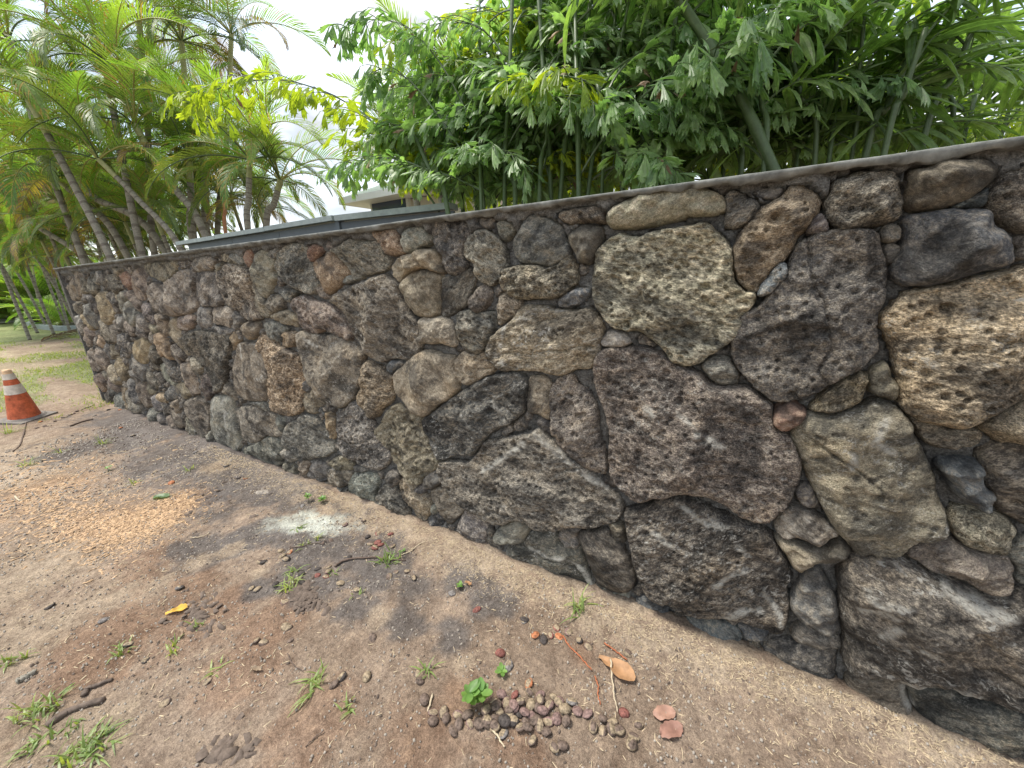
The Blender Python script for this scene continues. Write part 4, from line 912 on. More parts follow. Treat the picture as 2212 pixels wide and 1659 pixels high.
for i in range(12):
    px = -60 + i * 17; b_ = onZ(px, 690 + (i % 3)); root = empty("bushy_palm", b_, label="x", cat="palm shrub", group="tall bushy palms behind the planted bed")
    for k in range(16): obj("frond", (FRF + FRM['mid'])[(k + i) % 6], root, M=Matrix.Translation((0, 0, .3)) @ dirmat(k * 2.4 + i, rp.uniform(-.2, .5), rp.uniform(1.3, 2.0)))
# ------------------------------------------------------------------ fishtail and broad leaf palms over the wall
def wedge(name, seed, ln, wd_, mat, teeth=6, bend=.25, lance=False):
    r = random.Random(seed); m = MB(); rows = 5; cols = teeth
    V = []
    for i in range(rows + 1):
        t = i / rows
        for j in range(cols + 1):
            u = j / cols * 2 - 1
            if lance: w = wd_ * (math.sin(math.pi * min(1, t * .93 + .05)) ** .7) * .5; L_ = ln * t
            else:
                w = wd_ * (.06 + .94 * t ** 1.15) * .5; L_ = ln * t * (1 - .22 * abs(u) ** 1.6 * t)
                if i == rows: L_ *= 1 + (-.16 if j % 2 else .05) + r.uniform(-.09, .05) + .10 * u * (1 if seed % 2 else -1)
            y = w * u + (0.02 * ln * math.sin(t * 3 + seed)); z = -bend * ln * t * t + .010 * (j % 2) * (t if not lance else .6 * math.sin(math.pi * t)) + .05 * ln * (1 - u * u) * t * (.6 if not lance else .3)
            V.append((L_, y, z))
    k = cols + 1; Fq = [(i * k + j, i * k + j + 1, (i + 1) * k + j + 1, (i + 1) * k + j) for i in range(rows) for j in range(cols)]
    m.add(V, Fq); return m.mesh(name, [mat])
WF = {mt: [wedge("leaflet", s, .17 + .02 * (s % 3), .070 + .018 * (s % 4), M[mt], 6 if s % 2 else 8, .12 + .08 * (s % 4)) for s in range(6)] for mt in ('fish', 'fishy')}
WL = [wedge("leaflet", s, .25 + .04 * (s % 3), .040 + .008 * (s % 3), M['lance'], 4, .18 + .1 * (s % 3), True) for s in range(5)]
WLY = [wedge("leaflet", s, .34 + .04 * (s % 3), .045 + .008 * (s % 3), M['fishy'], 4, .18 + .1 * (s % 3), True) for s in range(3)]
WDD = [wedge("leaflet", s, .18, .05, M['dead'], 4, .3) for s in range(2)]
def rot_to(d, up=Vector((0, 0, 1)), roll=0.0):
    d = Vector(d).normalized(); y = Vector(up).cross(d)
    if y.length < 1e-3: y = Vector((0, 1, 0))
    y.normalize(); z = d.cross(y); R = Matrix((d, y, z)).transposed().to_4x4(); return R @ Matrix.Rotation(roll, 4, 'X')
def leafy_frond(path, r, kind='fish', npin=9, pinlen=.45, nleaf=7, start=.2, size=1.0, bare=0.0):
    """returns rachis MB points and list of leaflet (matrix, mesh) in world space. path: list of world points"""
    P = [Vector(p) for p in curve(path, 20)]; m = MB(); m.tube(P, [(.0055 if kind == 'lance' else .008) * size * (1 - .8 * i / 20) + .0018 for i in range(21)], 5, 0); out = []
    for k in range(npin):
        t = start + (1 - start) * (k + .5) / npin; q = t * 20; i = min(int(q), 19); p = P[i].lerp(P[i + 1], q - i); tg = (P[i + 1] - P[i]).normalized()
        sd_ = tg.cross(Vector((0, 0, 1)));
        if sd_.length < .05: sd_ = Vector((1, 0, 0))
        sd_.normalize()
        for s in (-1, 1):
            if kind == 'lance':
                for rep in range(1):
                    d = sd_ * s * r.uniform(.5, 1) + tg * r.uniform(-.1, .8) + Vector((0, 0, r.uniform(-.7, .4)))
                    out.append((Matrix.Translation(p) @ rot_to(d, roll=r.uniform(-.6, .6)) @ Matrix.Scale(size * r.uniform(.75, 1.2) * (1 - .3 * t), 4), r.choice(WL)))
                continue
            d = (sd_ * s * r.uniform(.6, 1) + tg * r.uniform(.35, .8) + Vector((0, 0, r.uniform(-.25, .3)))).normalized()
            pl = pinlen * (1 - .45 * abs(t - .45)) * r.uniform(.75, 1.15) * size; Q = [p]; dd = d
            for j in range(5): Q.append(Q[-1] + dd * pl / 5); dd = (dd + Vector((0, 0, -.18))).normalized()
            m.tube(Q, [.004, .0035, .003, .0025, .002, .0015], 4, 0)
            for j in range(nleaf):
                tt = (j + .6) / nleaf * 5; a = min(int(tt), 4); pp = Q[a].lerp(Q[a + 1], tt - a); tq = (Q[a + 1] - Q[a]).normalized()
                s2 = tq.cross(Vector((0, 0, 1)));
                if s2.length < .05: s2 = Vector((0, 1, 0))
                s2.normalize(); sg = 1 if j % 2 else -1
                dl = (s2 * sg * r.uniform(.25, .9) + tq * r.uniform(.4, .9) + Vector((0, 0, r.uniform(-.85, .25)))) if j < nleaf - 1 else tq + Vector((0, 0, -.5))
                me = r.choice(WDD) if r.random() < .012 else r.choice(WF['fish' if kind == 'fish' else 'fishy'])
                out.append((Matrix.Translation(pp) @ rot_to(dl, roll=r.uniform(-.7, .7)) @ Matrix.Scale(size * r.uniform(.65, 1.15), 4), me))
    return m, out
MASSN = 0
def leafy_palm(name, label, cat, stems, fronds, group=None, limit=285):
    """stems: (world points, radius); fronds: (path, kwargs). Leaflets largest in the picture become single parts"""
    base = Vector([float(c) for c in stems[0][0][0]]) if stems else Vector((float(fronds[0][0][0][0]), float(fronds[0][0][0][1]), 0))
    base.z = 0.0
    root = empty(name, base, label=label, cat=cat, group=group); L0 = []
    for pts, r_ in stems:
        m = MB(); P = [Vector([float(c) for c in p]) - base for p in pts]; P = [Vector(q) for q in curve(P, 18)]; n = len(P)
        m.tube(P, [r_ * (1.1 - .35 * i / n) * (1.12 if i % 4 == 0 else 1) for i in range(n)], 7, 0); obj("stem", m.mesh("stem", [M['cane']], True), root)
    for k, (path, kw) in enumerate(fronds):
        r = random.Random(k * 13 + len(label)); m, out = leafy_frond([Vector([float(c) for c in p]) - base for p in path], r, **kw)
        fo = obj("frond", m.mesh("frond", [M['cane']]), root)
        for mt, me in out:
            wp = np.array(mt.translation + base) - CAM; dep = float(wp @ _F); 
            u = (wp @ _R) / max(dep, .1) * FPX; v = (wp @ _D) / max(dep, .1) * FPX
            inv = dep > .3 and abs(u) < 1150 and abs(v) < 880
            L0.append(((0 if inv else 1, dep), mt, me, fo))
    L0.sort(key=lambda q: q[0])
    for q in L0[:limit]:
        obj("leaflet", q[2], q[3], M=q[1])
    rest = L0[limit:]
    if rest:
        vv, ff, mi, cb = [], [], [], 0; mats = [M['fish'], M['fishy'], M['lance'], M['dead']]
        cache = {}
        for q in rest:
            me = q[2]
            if me.name not in cache:
                v = np.empty(len(me.vertices) * 3, np.float32); me.vertices.foreach_get("co", v)
                cache[me.name] = (v.reshape(-1, 3), np.array([list(p.vertices) for p in me.polygons]), mats.index(me.materials[0]))
            v, f_, mm = cache[me.name]; A = np.array(q[1]); vv.append(v @ A[:3, :3].T + A[:3, 3]); ff.append(f_ + cb); cb += len(v); mi.append(np.full(len(f_), mm))
        obj("leaflet_mass", mesh("leaflet_mass", np.concatenate(vv), np.concatenate(ff), mats, np.concatenate(mi)), root, kind="stuff")
    return root

def arc(p, az, ln, el0, el1, n=5):
    P = [Vector([float(c) for c in p])]
    for i in range(n):
        e = el0 + (el1 - el0) * i / (n - 1); P.append(P[-1] + Vector((math.cos(az) * math.cos(e), math.sin(az) * math.cos(e), math.sin(e))) * ln / n)
    return P
def clump(seed, stemsF, depth, nf, kind, lab, name="fishtail_palm", cat="palm", size=1.0, npin=8, nleaf=7, rad_=.016, bright=0.0, ext=.9, toplim=None):
    r = random.Random(seed); stems, fr = [], []
    for (q0, q1) in stemsF:
        d = depth + r.uniform(-.25, .25); a, b_ = D(q0, d), D(q1, d + r.uniform(-.2, .3)); v = a - b_
        g0 = a + np.array([v[0] * .15, v[1] * .15, 0]); g0[2] = 0.0
        stems.append(([g0, a, (a + b_) / 2, b_], rad_ * r.uniform(.8, 1.3)))
        for k in range(nf):
            t = -.02 + 1.02 * ((k + .5) / nf) ** .9 if kind != 'lance' else .02 + .98 * (k + .5) / nf; t = t - (.25 if kind == 'fishy' else 0); p = a * (1 - t) + b_ * t; az = r.uniform(0, 6.283); az = az if math.sin(az) > -.35 or depth > 3.3 else -az
            kd = kind if r.random() > bright else ('fishy' if kind != 'lance' else 'lance')
            fr.append((arc(p, az, ext * r.uniform(.7, 1.25), r.uniform(.3, 1.2), r.uniform(-.7, .35)), dict(kind=kd, npin=npin if kind != 'lance' else 15, nleaf=nleaf, pinlen=.42, size=size * r.uniform(.85, 1.1), start=.22)))
    return leafy_palm(name, lab, cat, stems, fr)
FS = 0.0
clump(1, [((968, 462), (900, 300)), ((1030, 452), (990, 250)), ((1000, 456), (925, 130))], 3.0, 7, 'fish', "fishtail palm clump at the left end of the thicket beside the patch of sky", bright=.25, size=.72)
clump(2, [((1068, 446), (1100, 250)), ((1113, 440), (1125, 140)), ((1040, 450), (1035, -20)), ((1090, 440), (1110, -90))], 2.9, 7, 'fish', "fishtail palm clump left of the middle above the oval top stone", bright=.15, size=.72)
clump(3, [((1165, 430), (1200, 160)), ((1190, 425), (1160, -60)), ((1130, 440), (1240, -20)), ((1210, 430), (1290, -90))], 2.8, 7, 'fish', "fishtail palm clump with long fans hanging behind the middle of the wall", bright=.0, size=.86)
clump(4, [((1345, 420), (1290, 180)), ((1300, 420), (1330, 20)), ((1270, 425), (1380, -90)), ((1250, 430), (1240, -120))], 2.7, 7, 'fish', "fishtail palm clump with withered brown tips just above the wall", bright=.0, size=.86)
clump(5, [((1480, 395), (1440, 100)), ((1530, 385), (1560, 40)), ((1420, 400), (1470, -60)), ((1400, 400), (1420, -120)), ((1560, 390), (1600, -80))], 2.7, 5, 'fish', "fishtail palm clump left of the thick slanting stem", bright=.0, size=.86)
clump(6, [((1720, 360), (1760, 120)), ((1760, 350), (1700, 60)), ((1650, 370), (1640, 60)), ((1600, 380), (1580, 90)), ((1790, 350), (1820, -40))], 2.3, 8, 'lance', "broad leaf palm with long dark blades right of the thick slanting stem", "bamboo_palm", "palm", rad_=.013, ext=.75)
clump(7, [((1870, 335), (1960, 130)), ((1910, 330), (2000, 60)), ((1950, 325), (2070, 90)), ((1990, 320), (2130, 0))], 2.3, 5, 'lance', "broad leaf palm whose dark stems fan out to the right", "bamboo_palm", "palm", rad_=.017, ext=.75)
clump(8, [((2080, 315), (2130, 100)), ((2160, 305), (2240, 60)), ((2050, 320), (2010, 60)), ((1840, 340), (1870, 0))], 2.5, 5, 'lance', "broad leaf palm at the right edge above the end of the wall", "bamboo_palm", "palm", rad_=.013, ext=.75)
for i, (x0, d, lab) in enumerate([(1000, 4.8, "yellow green fishtail palm behind the left clumps"), (1180, 4.2, "yellow green fishtail palm glowing behind the middle clumps"), (1380, 4.0, "bright green fishtail palm deep behind the withered tips"),
                                  (1580, 3.9, "bright green fishtail palm behind the thick slanting stem"), (1780, 3.8, "yellow green fishtail palm behind the dark broad blades"), (1980, 3.6, "yellow green fishtail palm behind the fanned stems"), (2170, 3.4, "bright yellow green fishtail palm lit at the right edge")]):
    clump(20 + i, [((x0 - 40, 430), (x0 - 60, 200)), ((x0 + 40, 420), (x0 + 20, 60)), ((x0 + 90, 410), (x0 + 110, 260))], d + .5, (6 if x0 < 1500 else 4), 'fishy', lab, size=1.1, rad_=.02, ext=1.2, npin=8, nleaf=6)
# the thick slanting cane with its own blades
m0 = [D(q, 2.15) for q in [(1672, 366), (1610, 230), (1540, 110), (1475, 10), (1440, -40)]]
fr = [(arc(m0[4], a, .9, .9, -.3), dict(kind='lance', npin=11, size=1.0)) for a in (0.3, 1.5, 2.6, 3.6, 4.6, 5.6)] + [(arc(m0[3], a, .8, .5, -.8), dict(kind='lance', npin=10, size=.95)) for a in (4.0, 5.1, .2)]
leafy_palm("thick_stemmed_palm", "palm with a thick pale green stem slanting up left above the diagonal tan stone", "palm", [([m0[0] + (m0[0] - m0[1]) * 3.0, m0[0] + (m0[0] - m0[1]) * 1.0] + m0, .03)], fr)
# the branch that reaches left over the fence with hanging lime leaves, and the one against the sky
B0 = [D(q, d) for q, d in [((948, 455), 3.1), ((885, 365), 3.2), ((800, 258), 3.35), ((705, 200), 3.5), ((600, 172), 3.6), ((480, 188), 3.7), ((410, 235), 3.75)]]
C0 = [D(q, d) for q, d in [((1035, 300), 2.8), ((960, 150), 2.85), ((880, 60), 2.9), ((800, 42), 3.0), ((735, 62), 3.0)]]
C1 = [D(q, d) for q, d in [((1000, 330), 2.8), ((940, 240), 2.85), ((880, 170), 2.95), ((820, 150), 3.0), ((800, 175), 3.0)]]
leafy_palm("fishtail_palm", "fishtail palm branch reaching left over the fence with hanging lime green leaflets", "palm", [([B0[0] + np.array([.2, 0, -1.9]), B0[0] + np.array([.05, 0, -.5]), B0[0]], .014)],
           [(B0, dict(kind='fishy', npin=13, pinlen=.46, nleaf=7, start=.22, size=.92))])
leafy_palm("fishtail_palm", "fishtail palm branch drooping against the white sky at the top", "palm", [([C0[0] + np.array([.1, .1, -2.6]), C0[0] + np.array([.02, .02, -.9]), C0[0]], .014)],
           [(C0, dict(kind='fish', npin=8, pinlen=.34, nleaf=7, start=.3, size=.75)), (C1, dict(kind='fish', npin=6, pinlen=.3, nleaf=6, start=.35, size=.75))])
# dark feather palm behind the house corner, and a hedge mass behind everything
palm([onD(905, 470, 5.4) * np.array([1, 1, 0]), onD(900, 430, 5.4), onD(890, 330, 5.4)], "dark green feather palm standing right of the house window", 16, .62, .045, 301, None, 0, .5)
palm([onD(960, 470, 5.0) * np.array([1, 1, 0]), onD(955, 430, 5.0), onD(950, 230, 5.0)], "dark feather palm half hidden behind the left fishtail clump", 14, .62, .045, 303, None, 0, .4)

# ------------------------------------------------------------------ traffic cone
c0 = onZ(57, 906); c0 = (float(c0[0]), float(c0[1]), gz(c0[0], c0[1]))
cone = empty("traffic_cone", c0, label="weathered orange traffic cone with two off white bands on a grey rubber base", cat="traffic cone")
cone.rotation_euler = (0, rad(5), 0)
HC, RB, RT = 0.585, 0.135, 0.034
def cring(z0, z1, mat, name, extra=0.0):
    m = MB(); n = 28; prof = [(z0, extra), ((z0 + z1) / 2, extra), (z1, extra)]
    for i, (z, e) in enumerate(prof):
        rr = RB + (RT - RB) * z / HC + e
        for j in range(n):
            a = 2 * math.pi * j / n; w = 1 + .012 * math.sin(3 * a + z * 9); m.v.append((rr * w * math.cos(a) - .02 * (z / HC), rr * w * math.sin(a), .032 + z))
    for i in range(2):
        for j in range(n): m.f.append((i * n + j, i * n + (j + 1) % n, (i + 1) * n + (j + 1) % n, (i + 1) * n + j)); m.m.append(0)
    if z1 >= HC: m.f.append(tuple(2 * n + j for j in range(n))); m.m.append(0)
    return obj(name, m.mesh(name, [mat], True), cone)
cring(0, .30, M['orange'], "cone_body"); cring(.30, .41, M['band'], "reflective_band", .0025); cring(.41, .475, M['orange'], "cone_body"); cring(.475, .54, M['band'], "reflective_band", .0025); cring(.54, HC, M['tip'], "cone_tip")
m = MB(); m.box((-.185, -.185, 0.0), (.185, .185, .028)); 
ring = [(.175 * math.cos(a), .175 * math.sin(a)) for a in np.arange(20) * math.pi / 10]
m.add([(x, y, .028) for x, y in ring] + [(x * .9, y * .9, .043) for x, y in ring], [(j, (j + 1) % 20, 20 + (j + 1) % 20, 20 + j) for j in range(20)] + [tuple(range(20, 40))])
bo = obj("base", m.mesh("base", [M['base']]), cone); bo.rotation_euler = (0, 0, .5)

# ------------------------------------------------------------------ things lying on the dirt
def onG(px, py):
    p = onZ(px, py, 0.0)
    for _ in range(3): p = onZ(px, py, gz(p[0], p[1]))
    return p
def pod_mesh(name, seed, mats):
    r = random.Random(seed); m = MB(); nu, nv = 12, 9; a, b_, c = 0.5, .33 + .05 * r.random(), .24 + .06 * r.random(); V = []
    for i in range(nv + 1):
        th = math.pi * i / nv; x = -math.cos(th) * a
        for j in range(nu):
            ph = 2 * math.pi * j / nu; s = math.sin(th) ** 1.15; ridge = 1 + .14 * (abs(math.cos(ph)) ** 6) + r.uniform(-.05, .05)
            V.append((x * (1 + .04 * r.random()), b_ * s * math.cos(ph) * ridge, c * s * math.sin(ph) * (1 + r.uniform(-.06, .06)) + c * .8))
    F_ = [(i * nu + j, i * nu + (j + 1) % nu, (i + 1) * nu + (j + 1) % nu, (i + 1) * nu + j) for i in range(nv) for j in range(nu)]
    mi = []
    for i in range(nv):
        for j in range(nu): mi.append(1 if (1 < i < nv - 2 and (seed % 3 == 0) and j in (2, 3, 4)) else 0)
    me = mesh(name, V, F_, mats, mi, True); return me
PM = {k: [pod_mesh("pod", s, [POD[k], POD['t' if k != 't' else 'b']]) for s in range(4)] for k in POD}
def n0(x, y): return (x * .54861, y * .54861)
pods = []
def addp(ox_, oy_, s, items, grp):
    for it in items.split():
        x, y, k = it.split(","); pods.append((*n0(ox_ + float(x) / s, oy_ + float(y) / s), k, grp))
addp(1900, 2300, 1.27, "265,258,o 305,278,d 343,255,r 382,262,o 370,220,r 430,240,m 483,283,d 530,315,b 85,350,r 130,415,g 210,180,g 705,645,r 725,345,t", "near the orange stem")
addp(1900, 2300, 1.27, "232,503,o 235,545,t 290,555,m 165,565,r 95,560,m 357,570,t 385,597,m 290,588,b 245,610,t 160,625,m 335,615,m 210,655,m 300,645,m 90,655,b 125,680,t 155,695,d 105,750,g 410,635,t 445,595,g 475,645,m 525,655,m 370,680,m 420,695,b 262,690,b 225,730,b 25,700,b 15,640,b 60,715,b 600,685,b 555,725,t 640,735,b 682,740,t 780,705,t 755,770,t 740,810,t 400,820,b 360,825,t 250,790,b 70,620,b 120,600,m 190,600,b 215,700,b 330,690,m 180,650,d 275,625,b 60,680,b 135,640,b 240,660,m 190,730,b 285,715,b 320,750,b 650,700,b 600,740,b", "heap")
addp(1000, 2124, 1.058, "710,675,b 747,725,m 745,765,b 800,755,b 790,725,b 850,735,m 855,775,b 900,770,m 940,770,b 970,765,b 965,720,b 830,805,b 1005,785,t 1025,730,b 1045,765,d 1060,740,b 890,735,b 1085,700,m", "heap")
addp(1000, 2124, 1.058, "40,95,d 115,48,t 155,50,o 120,70,t 135,84,g 290,15,d 395,78,d 265,125,d 310,115,t 310,137,m 265,150,r 300,157,r 197,145,d 200,183,d 155,175,g 90,190,d 360,183,t 430,210,d 565,155,t 590,137,t 637,135,b 667,162,d 825,225,g 930,295,r 1127,335,d 130,260,m 145,370,b 155,420,b 40,430,b 12,425,b 370,575,d 335,605,b 472,575,t 495,410,b 680,560,b 690,595,b 1025,475,r 1062,525,g", "scatter")
addp(700, 1750, 1.27, "730,492,b 765,480,b 930,382,b 950,465,d 1000,445,r 965,497,t 1000,490,r 970,518,t 838,403,m 1065,452,r 855,568,d 625,308,g 1015,505,r 1075,510,t 560,540,o 520,555,t 545,575,d 515,535,t 370,720,t 400,728,d 12,720,d 985,520,r", "scatter")
addp(0, 1350, 1.1545, "420,285,b 405,293,b 385,298,m 370,305,m 350,312,b 335,322,m 320,328,b 300,338,d 286,342,d 550,388,o 605,425,d 545,305,o 185,360,o 225,378,b 205,380,b 168,388,b 705,590,d 430,333,g 495,305,d 185,540,d 890,498,g 780,638,o 1118,618,o 1085,617,d 250,358,b 320,660,d 1030,560,g", "far")
addp(0, 2124, 1.058, "745,205,g 430,340,g 210,280,d 535,440,d 605,505,d 865,595,b 1085,95,t 1070,210,d 1185,260,m 690,680,b 1190,365,t", "scatter")
GL = dict(heap=("seed pods heaped in a band beside the green seedlings", "seed pod split nut lying in the heap beside the leafy seedlings"), scatter=("seed pods scattered on the dirt", "seed pod lying on the dirt between the wall foot and the heap"),
          far=("seed pods near the traffic cone and the far wall foot", "small seed pod lying on the far dirt near the cone or wall foot"))
CN = dict(d="blackish", b="brown", m="mauve brown", r="dark red", o="orange", t="pale tan", g="grey")
rp = random.Random(77)
for i, (px, py, k, g) in enumerate(pods):
    p = onG(px, py); dist = abs(p[1]) * 0 + np.linalg.norm(p - CAM); sz = rp.uniform(.034, .046) if g in ("heap", "near the orange stem") else rp.uniform(.034, .046)
    if g == "far": sz *= 1.15
    o = obj("seed_pod", PM[k][rp.randrange(4)]); o.location = (p[0], p[1], p[2] - .004 + (rp.uniform(0, .012) if g == "heap" else 0)); o.scale = (sz, sz, sz * rp.uniform(.6, .95)); o.rotation_euler = (rp.uniform(-.35, .35), rp.uniform(-.3, .3), rp.uniform(0, 6.28))
    if g == "near the orange stem": lab, gr = CN[k] + " seed pod in the small bunch by the long orange stem", "seed pods by the long orange stem"
    else: gr, l = GL[g]; lab = CN[k] + " " + l
    tag(o, lab, "seed pod", gr)

def leaf_flat(name, outline, mat, L_, W_, curl, seed):
    r = random.Random(seed); m = MB(); n = 10; V = []
    for i in range(n + 1):
        t = i / n; w = outline(t) * W_ * .5
        for j, u in enumerate((-1, -.5, 0, .5, 1)):
            V.append(((t - .5) * L_, w * u + .003 * r.uniform(-1, 1), curl * (abs(u) ** 1.5) * outline(t) + .004 * math.sin(t * 7 + u) + .003 * r.uniform(-1, 1) + (0 if u else -.002)))
    F_ = [(i * 5 + j, i * 5 + j + 1, (i + 1) * 5 + j + 1, (i + 1) * 5 + j) for i in range(n) for j in range(4)]
    m.add(V, F_); return m.mesh(name, [mat], True)
obov = lambda t: (math.sin(math.pi * min(1, t ** 1.6 * .93 + .03)) ** .8)
oval = lambda t: math.sin(math.pi * min(1, max(0.02, t))) ** .55
lo = leaf_mat("orange_leaf", (0.36, 0.20, 0.10), (0.46, 0.27, 0.14), .12, .6, .3, (1.1, 1, .8)); lp = leaf_mat("pink_leaf", (0.30, 0.165, 0.125), (0.40, 0.235, 0.17), .12, .6, .3, (1.1, 1, .8)); ly = leaf_mat("gold_leaf", (0.62, 0.38, 0.06), (0.70, 0.45, 0.10), .15, .6, .3, (1.1, 1, .6))
def putleaf(name, me, px, py, az, lab, cat="leaf", tilt=.05):
    p = onG(px, py); o = obj(name, me); o.location = (p[0], p[1], p[2] + .012); o.rotation_euler = (tilt, -.05, az); return tag(o, lab, cat)
def azF(a, b_):
    p, q = onG(*a), onG(*b_); return math.atan2(q[1] - p[1], q[0] - p[0]), math.hypot(q[1] - p[1], q[0] - p[0])
a1, l1 = azF(n0(1900 + 575 / 1.27, 2300 + 365 / 1.27), n0(1900 + 755 / 1.27, 2300 + 490 / 1.27))
putleaf("fallen_leaf", leaf_flat("fallen_leaf", obov, lo, l1 * 1.0, l1 * .46, .012, 1), *n0(1900 + 668 / 1.27, 2300 + 428 / 1.27), a1, "large dry orange brown leaf lying below the wall foot")
a2, l2 = azF(n0(1900 + 855 / 1.27, 2300 + 665 / 1.27), n0(1900 + 965 / 1.27, 2300 + 650 / 1.27))
putleaf("fallen_leaf", leaf_flat("fallen_leaf", oval, lp, l2, l2 * .62, .004, 2), *n0(1900 + 908 / 1.27, 2300 + 657 / 1.27), a2, "upper of two rounded pinkish brown leaves touching at their tips")
putleaf("fallen_leaf", leaf_flat("fallen_leaf", oval, lp, l2 * 1.1, l2 * .72, .004, 3), *n0(1900 + 944 / 1.27, 2300 + 742 / 1.27), a2 + .2, "lower of two rounded pinkish brown leaves touching at their tips", tilt=-.04)
putleaf("fallen_leaf", leaf_flat("fallen_leaf", obov, ly, .085, .04, .008, 4), *n0(738 / 1.058, 2124 + 302 / 1.058), 1.0, "golden yellow leaf lying on the reddish dirt at the left")
putleaf("fallen_leaf", leaf_flat("fallen_leaf", oval, M['dead'], .05, .02, .006, 5), *n0(1070 / 1.058, 2124 + 548 / 1.058), .4, "small pale brown leaf lying right of the golden leaf")
putleaf("fallen_leaf", leaf_flat("fallen_leaf", oval, M['dead'], .06, .018, .004, 6), *n0(755 / 1.058, 2124 + 400 / 1.058), -.3, "narrow greenish dry leaf just below the golden leaf")
putleaf("fallen_leaf", leaf_flat("fallen_leaf", oval, lo, .04, .018, .006, 7), *n0(1000 + 893 / 1.058, 2124 + 190 / 1.058), .1, "tiny orange leaf beside the sprig near the wall foot")
putleaf("fallen_leaf", leaf_flat("fallen_leaf", oval, M['fish'], .11, .06, .01, 8), *n0(735 / 1.1545, 1350 + 705 / 1.1545), .7, "grey green leaf lying on the dark dirt above the wood chips")
# flat round stone on the dark dirt
ang = np.arange(14) / 14 * 2 * math.pi; rr_ = .055 * (1 + .16 * np.sin(ang * 3 + 1) + .08 * np.cos(ang * 5))
for px, py, lab, sc_ in [(*n0(700 + 430 / 1.27, 1750 + 235 / 1.27), "flat pale brown stone lying on the dark dirt", 1.0), (*n0(1000 + 1045 / 1.058, 2124 + 600 / 1.058), "small whitish clod standing above the pod heap", .35)]:
    v, f, cx, cz = stone_geo(np.stack([np.cos(ang) * rr_ * 1.15, np.sin(ang) * rr_ * .75], 1) * sc_, .2, .035 * sc_ + .02, 555)
    me = mesh("flat_stone", np.stack([v[:, 0], v[:, 2], .066 - v[:, 1] - .03], 1), f[:, ::-1], [M['pebble']], smooth=True); p = onG(px, py); o = obj("flat_stone", me); o.location = (p[0], p[1], p[2] - .006); tag(o, lab, "stone")

def stick(name, pts, r0, r1, mat, lab, cat="twig", lift=.006):
    P = [onG(*q) for q in pts]; P = [Vector((p[0], p[1], p[2] + lift)) for p in P]; P = [Vector(q) for q in curve(P, 20)]; rr = random.Random(len(lab))
    b0 = P[0].copy(); P = [p - b0 + Vector((rr.uniform(-1, 1), rr.uniform(-1, 1), rr.uniform(-.3, 1))) * .0022 for p in P]
    m = MB(); m.tube(P, [(r0 + (r1 - r0) * i / 20) * rr.uniform(.85, 1.15) for i in range(21)], 6, 0); o = obj(name, m.mesh(name, [mat], True)); o.location = b0; return tag(o, lab, cat)
z5 = lambda x, y: n0(700 + x / 1.27, 1750 + y / 1.27); z4 = lambda x, y: n0(1900 + x / 1.27, 2300 + y / 1.27); z2 = lambda x, y: n0(x / 1.058, 2124 + y / 1.058); z3 = lambda x, y: n0(1000 + x / 1.058, 2124 + y / 1.058); z1 = lambda x, y: n0(x / 1.1545, 1350 + y / 1.1545)
stick("root", [z5(785, 615), z5(830, 585), z5(900, 575), z5(990, 568), z5(1060, 580), z5(1140, 583)], .007, .003, M['twig'], "long thin brown root running through the grass tuft below the white powder", "root")
stick("root", [z5(1120, 555), z5(1160, 540), z5(1200, 510), z5(1235, 490)], .003, .002, M['palestick'], "pale rootlet reaching from the grass tuft to the wall foot", "root")
stick("root", [z5(560, 520), z5(620, 515), z5(690, 498), z5(730, 505)], .003, .002, M['twig'], "thin root at the lower edge of the white powder", "root")
stick("stem", [z4(400, 265), z4(435, 315), z4(480, 360), z4(520, 405), z4(546, 436)], .0035, .0025, M['redtwig'], "long curved orange stem trailing from the orange pods", "stem")
stick("twig", [z4(560, 468), z4(578, 510), z4(578, 560), z4(590, 610)], .003, .002, M['redtwig'], "crooked reddish twig below the end of the orange stem")
stick("twig", [z4(610, 300), z4(650, 330), z4(690, 360), z4(722, 386)], .0035, .0025, M['redtwig'], "dark red twig above the large orange brown leaf")
stick("straw_stalk", [z4(640, 395), z4(645, 470), z4(655, 560), z4(672, 660)], .004, .002, M['palestick'], "long pale dry stalk standing out below the orange brown leaf", "dry stalk", .02)
stick("straw_stalk", [z3(745, 650), z3(735, 690), z3(725, 720)], .004, .003, M['palestick'], "short pale stalk at the left end of the pod heap", "dry stalk")
stick("straw_stalk", [z3(990, 790), z3(1015, 825), z3(1043, 868)], .004, .0025, M['palestick'], "pale stalk sticking out below the pod heap", "dry stalk")
stick("twig", [z2(200, 782), z2(245, 750), z2(290, 722), z2(345, 700), z2(435, 672)], .014, .010, M['bark'], "thick rotten dark stick lying at the lower left")
stick("twig", [z2(352, 655), z2(370, 625), z2(405, 612), z2(468, 588)], .012, .006, M['bark'], "broken dark bark piece just above the thick rotten stick")
stick("twig", [z2(80, 595), z2(110, 580), z2(152, 555)], .014, .010, M['trunk'], "short grey brown stick at the left edge")
stick("twig", [z1(322, 380), z1(370, 362), z1(424, 348)], .012, .008, M['twig'], "dark stick lying between the cone and the wall")
stick("twig", [z1(68, 700), z1(95, 720), z1(135, 705)], .006, .004, M['palestick'], "pale curled strip at the left edge above the wood chips")
stick("wire_hook", [z1(122, 350), z1(118, 380), z1(105, 425), z1(90, 470), z1(60, 495)], .006, .006, M['twig'], "thin grey cord trailing from the cone base", "cord")
stick("twig", [z3(218, 868), z3(250, 835), z3(292, 800)], .002, .002, M['twig'], "thin straight twig lying left of the pod heap")
stick("twig", [z3(140, 480), z3(165, 525), z3(210, 555)], .002, .0015, M['twig'], "thin curved twig beside the grass tuft left of the middle")
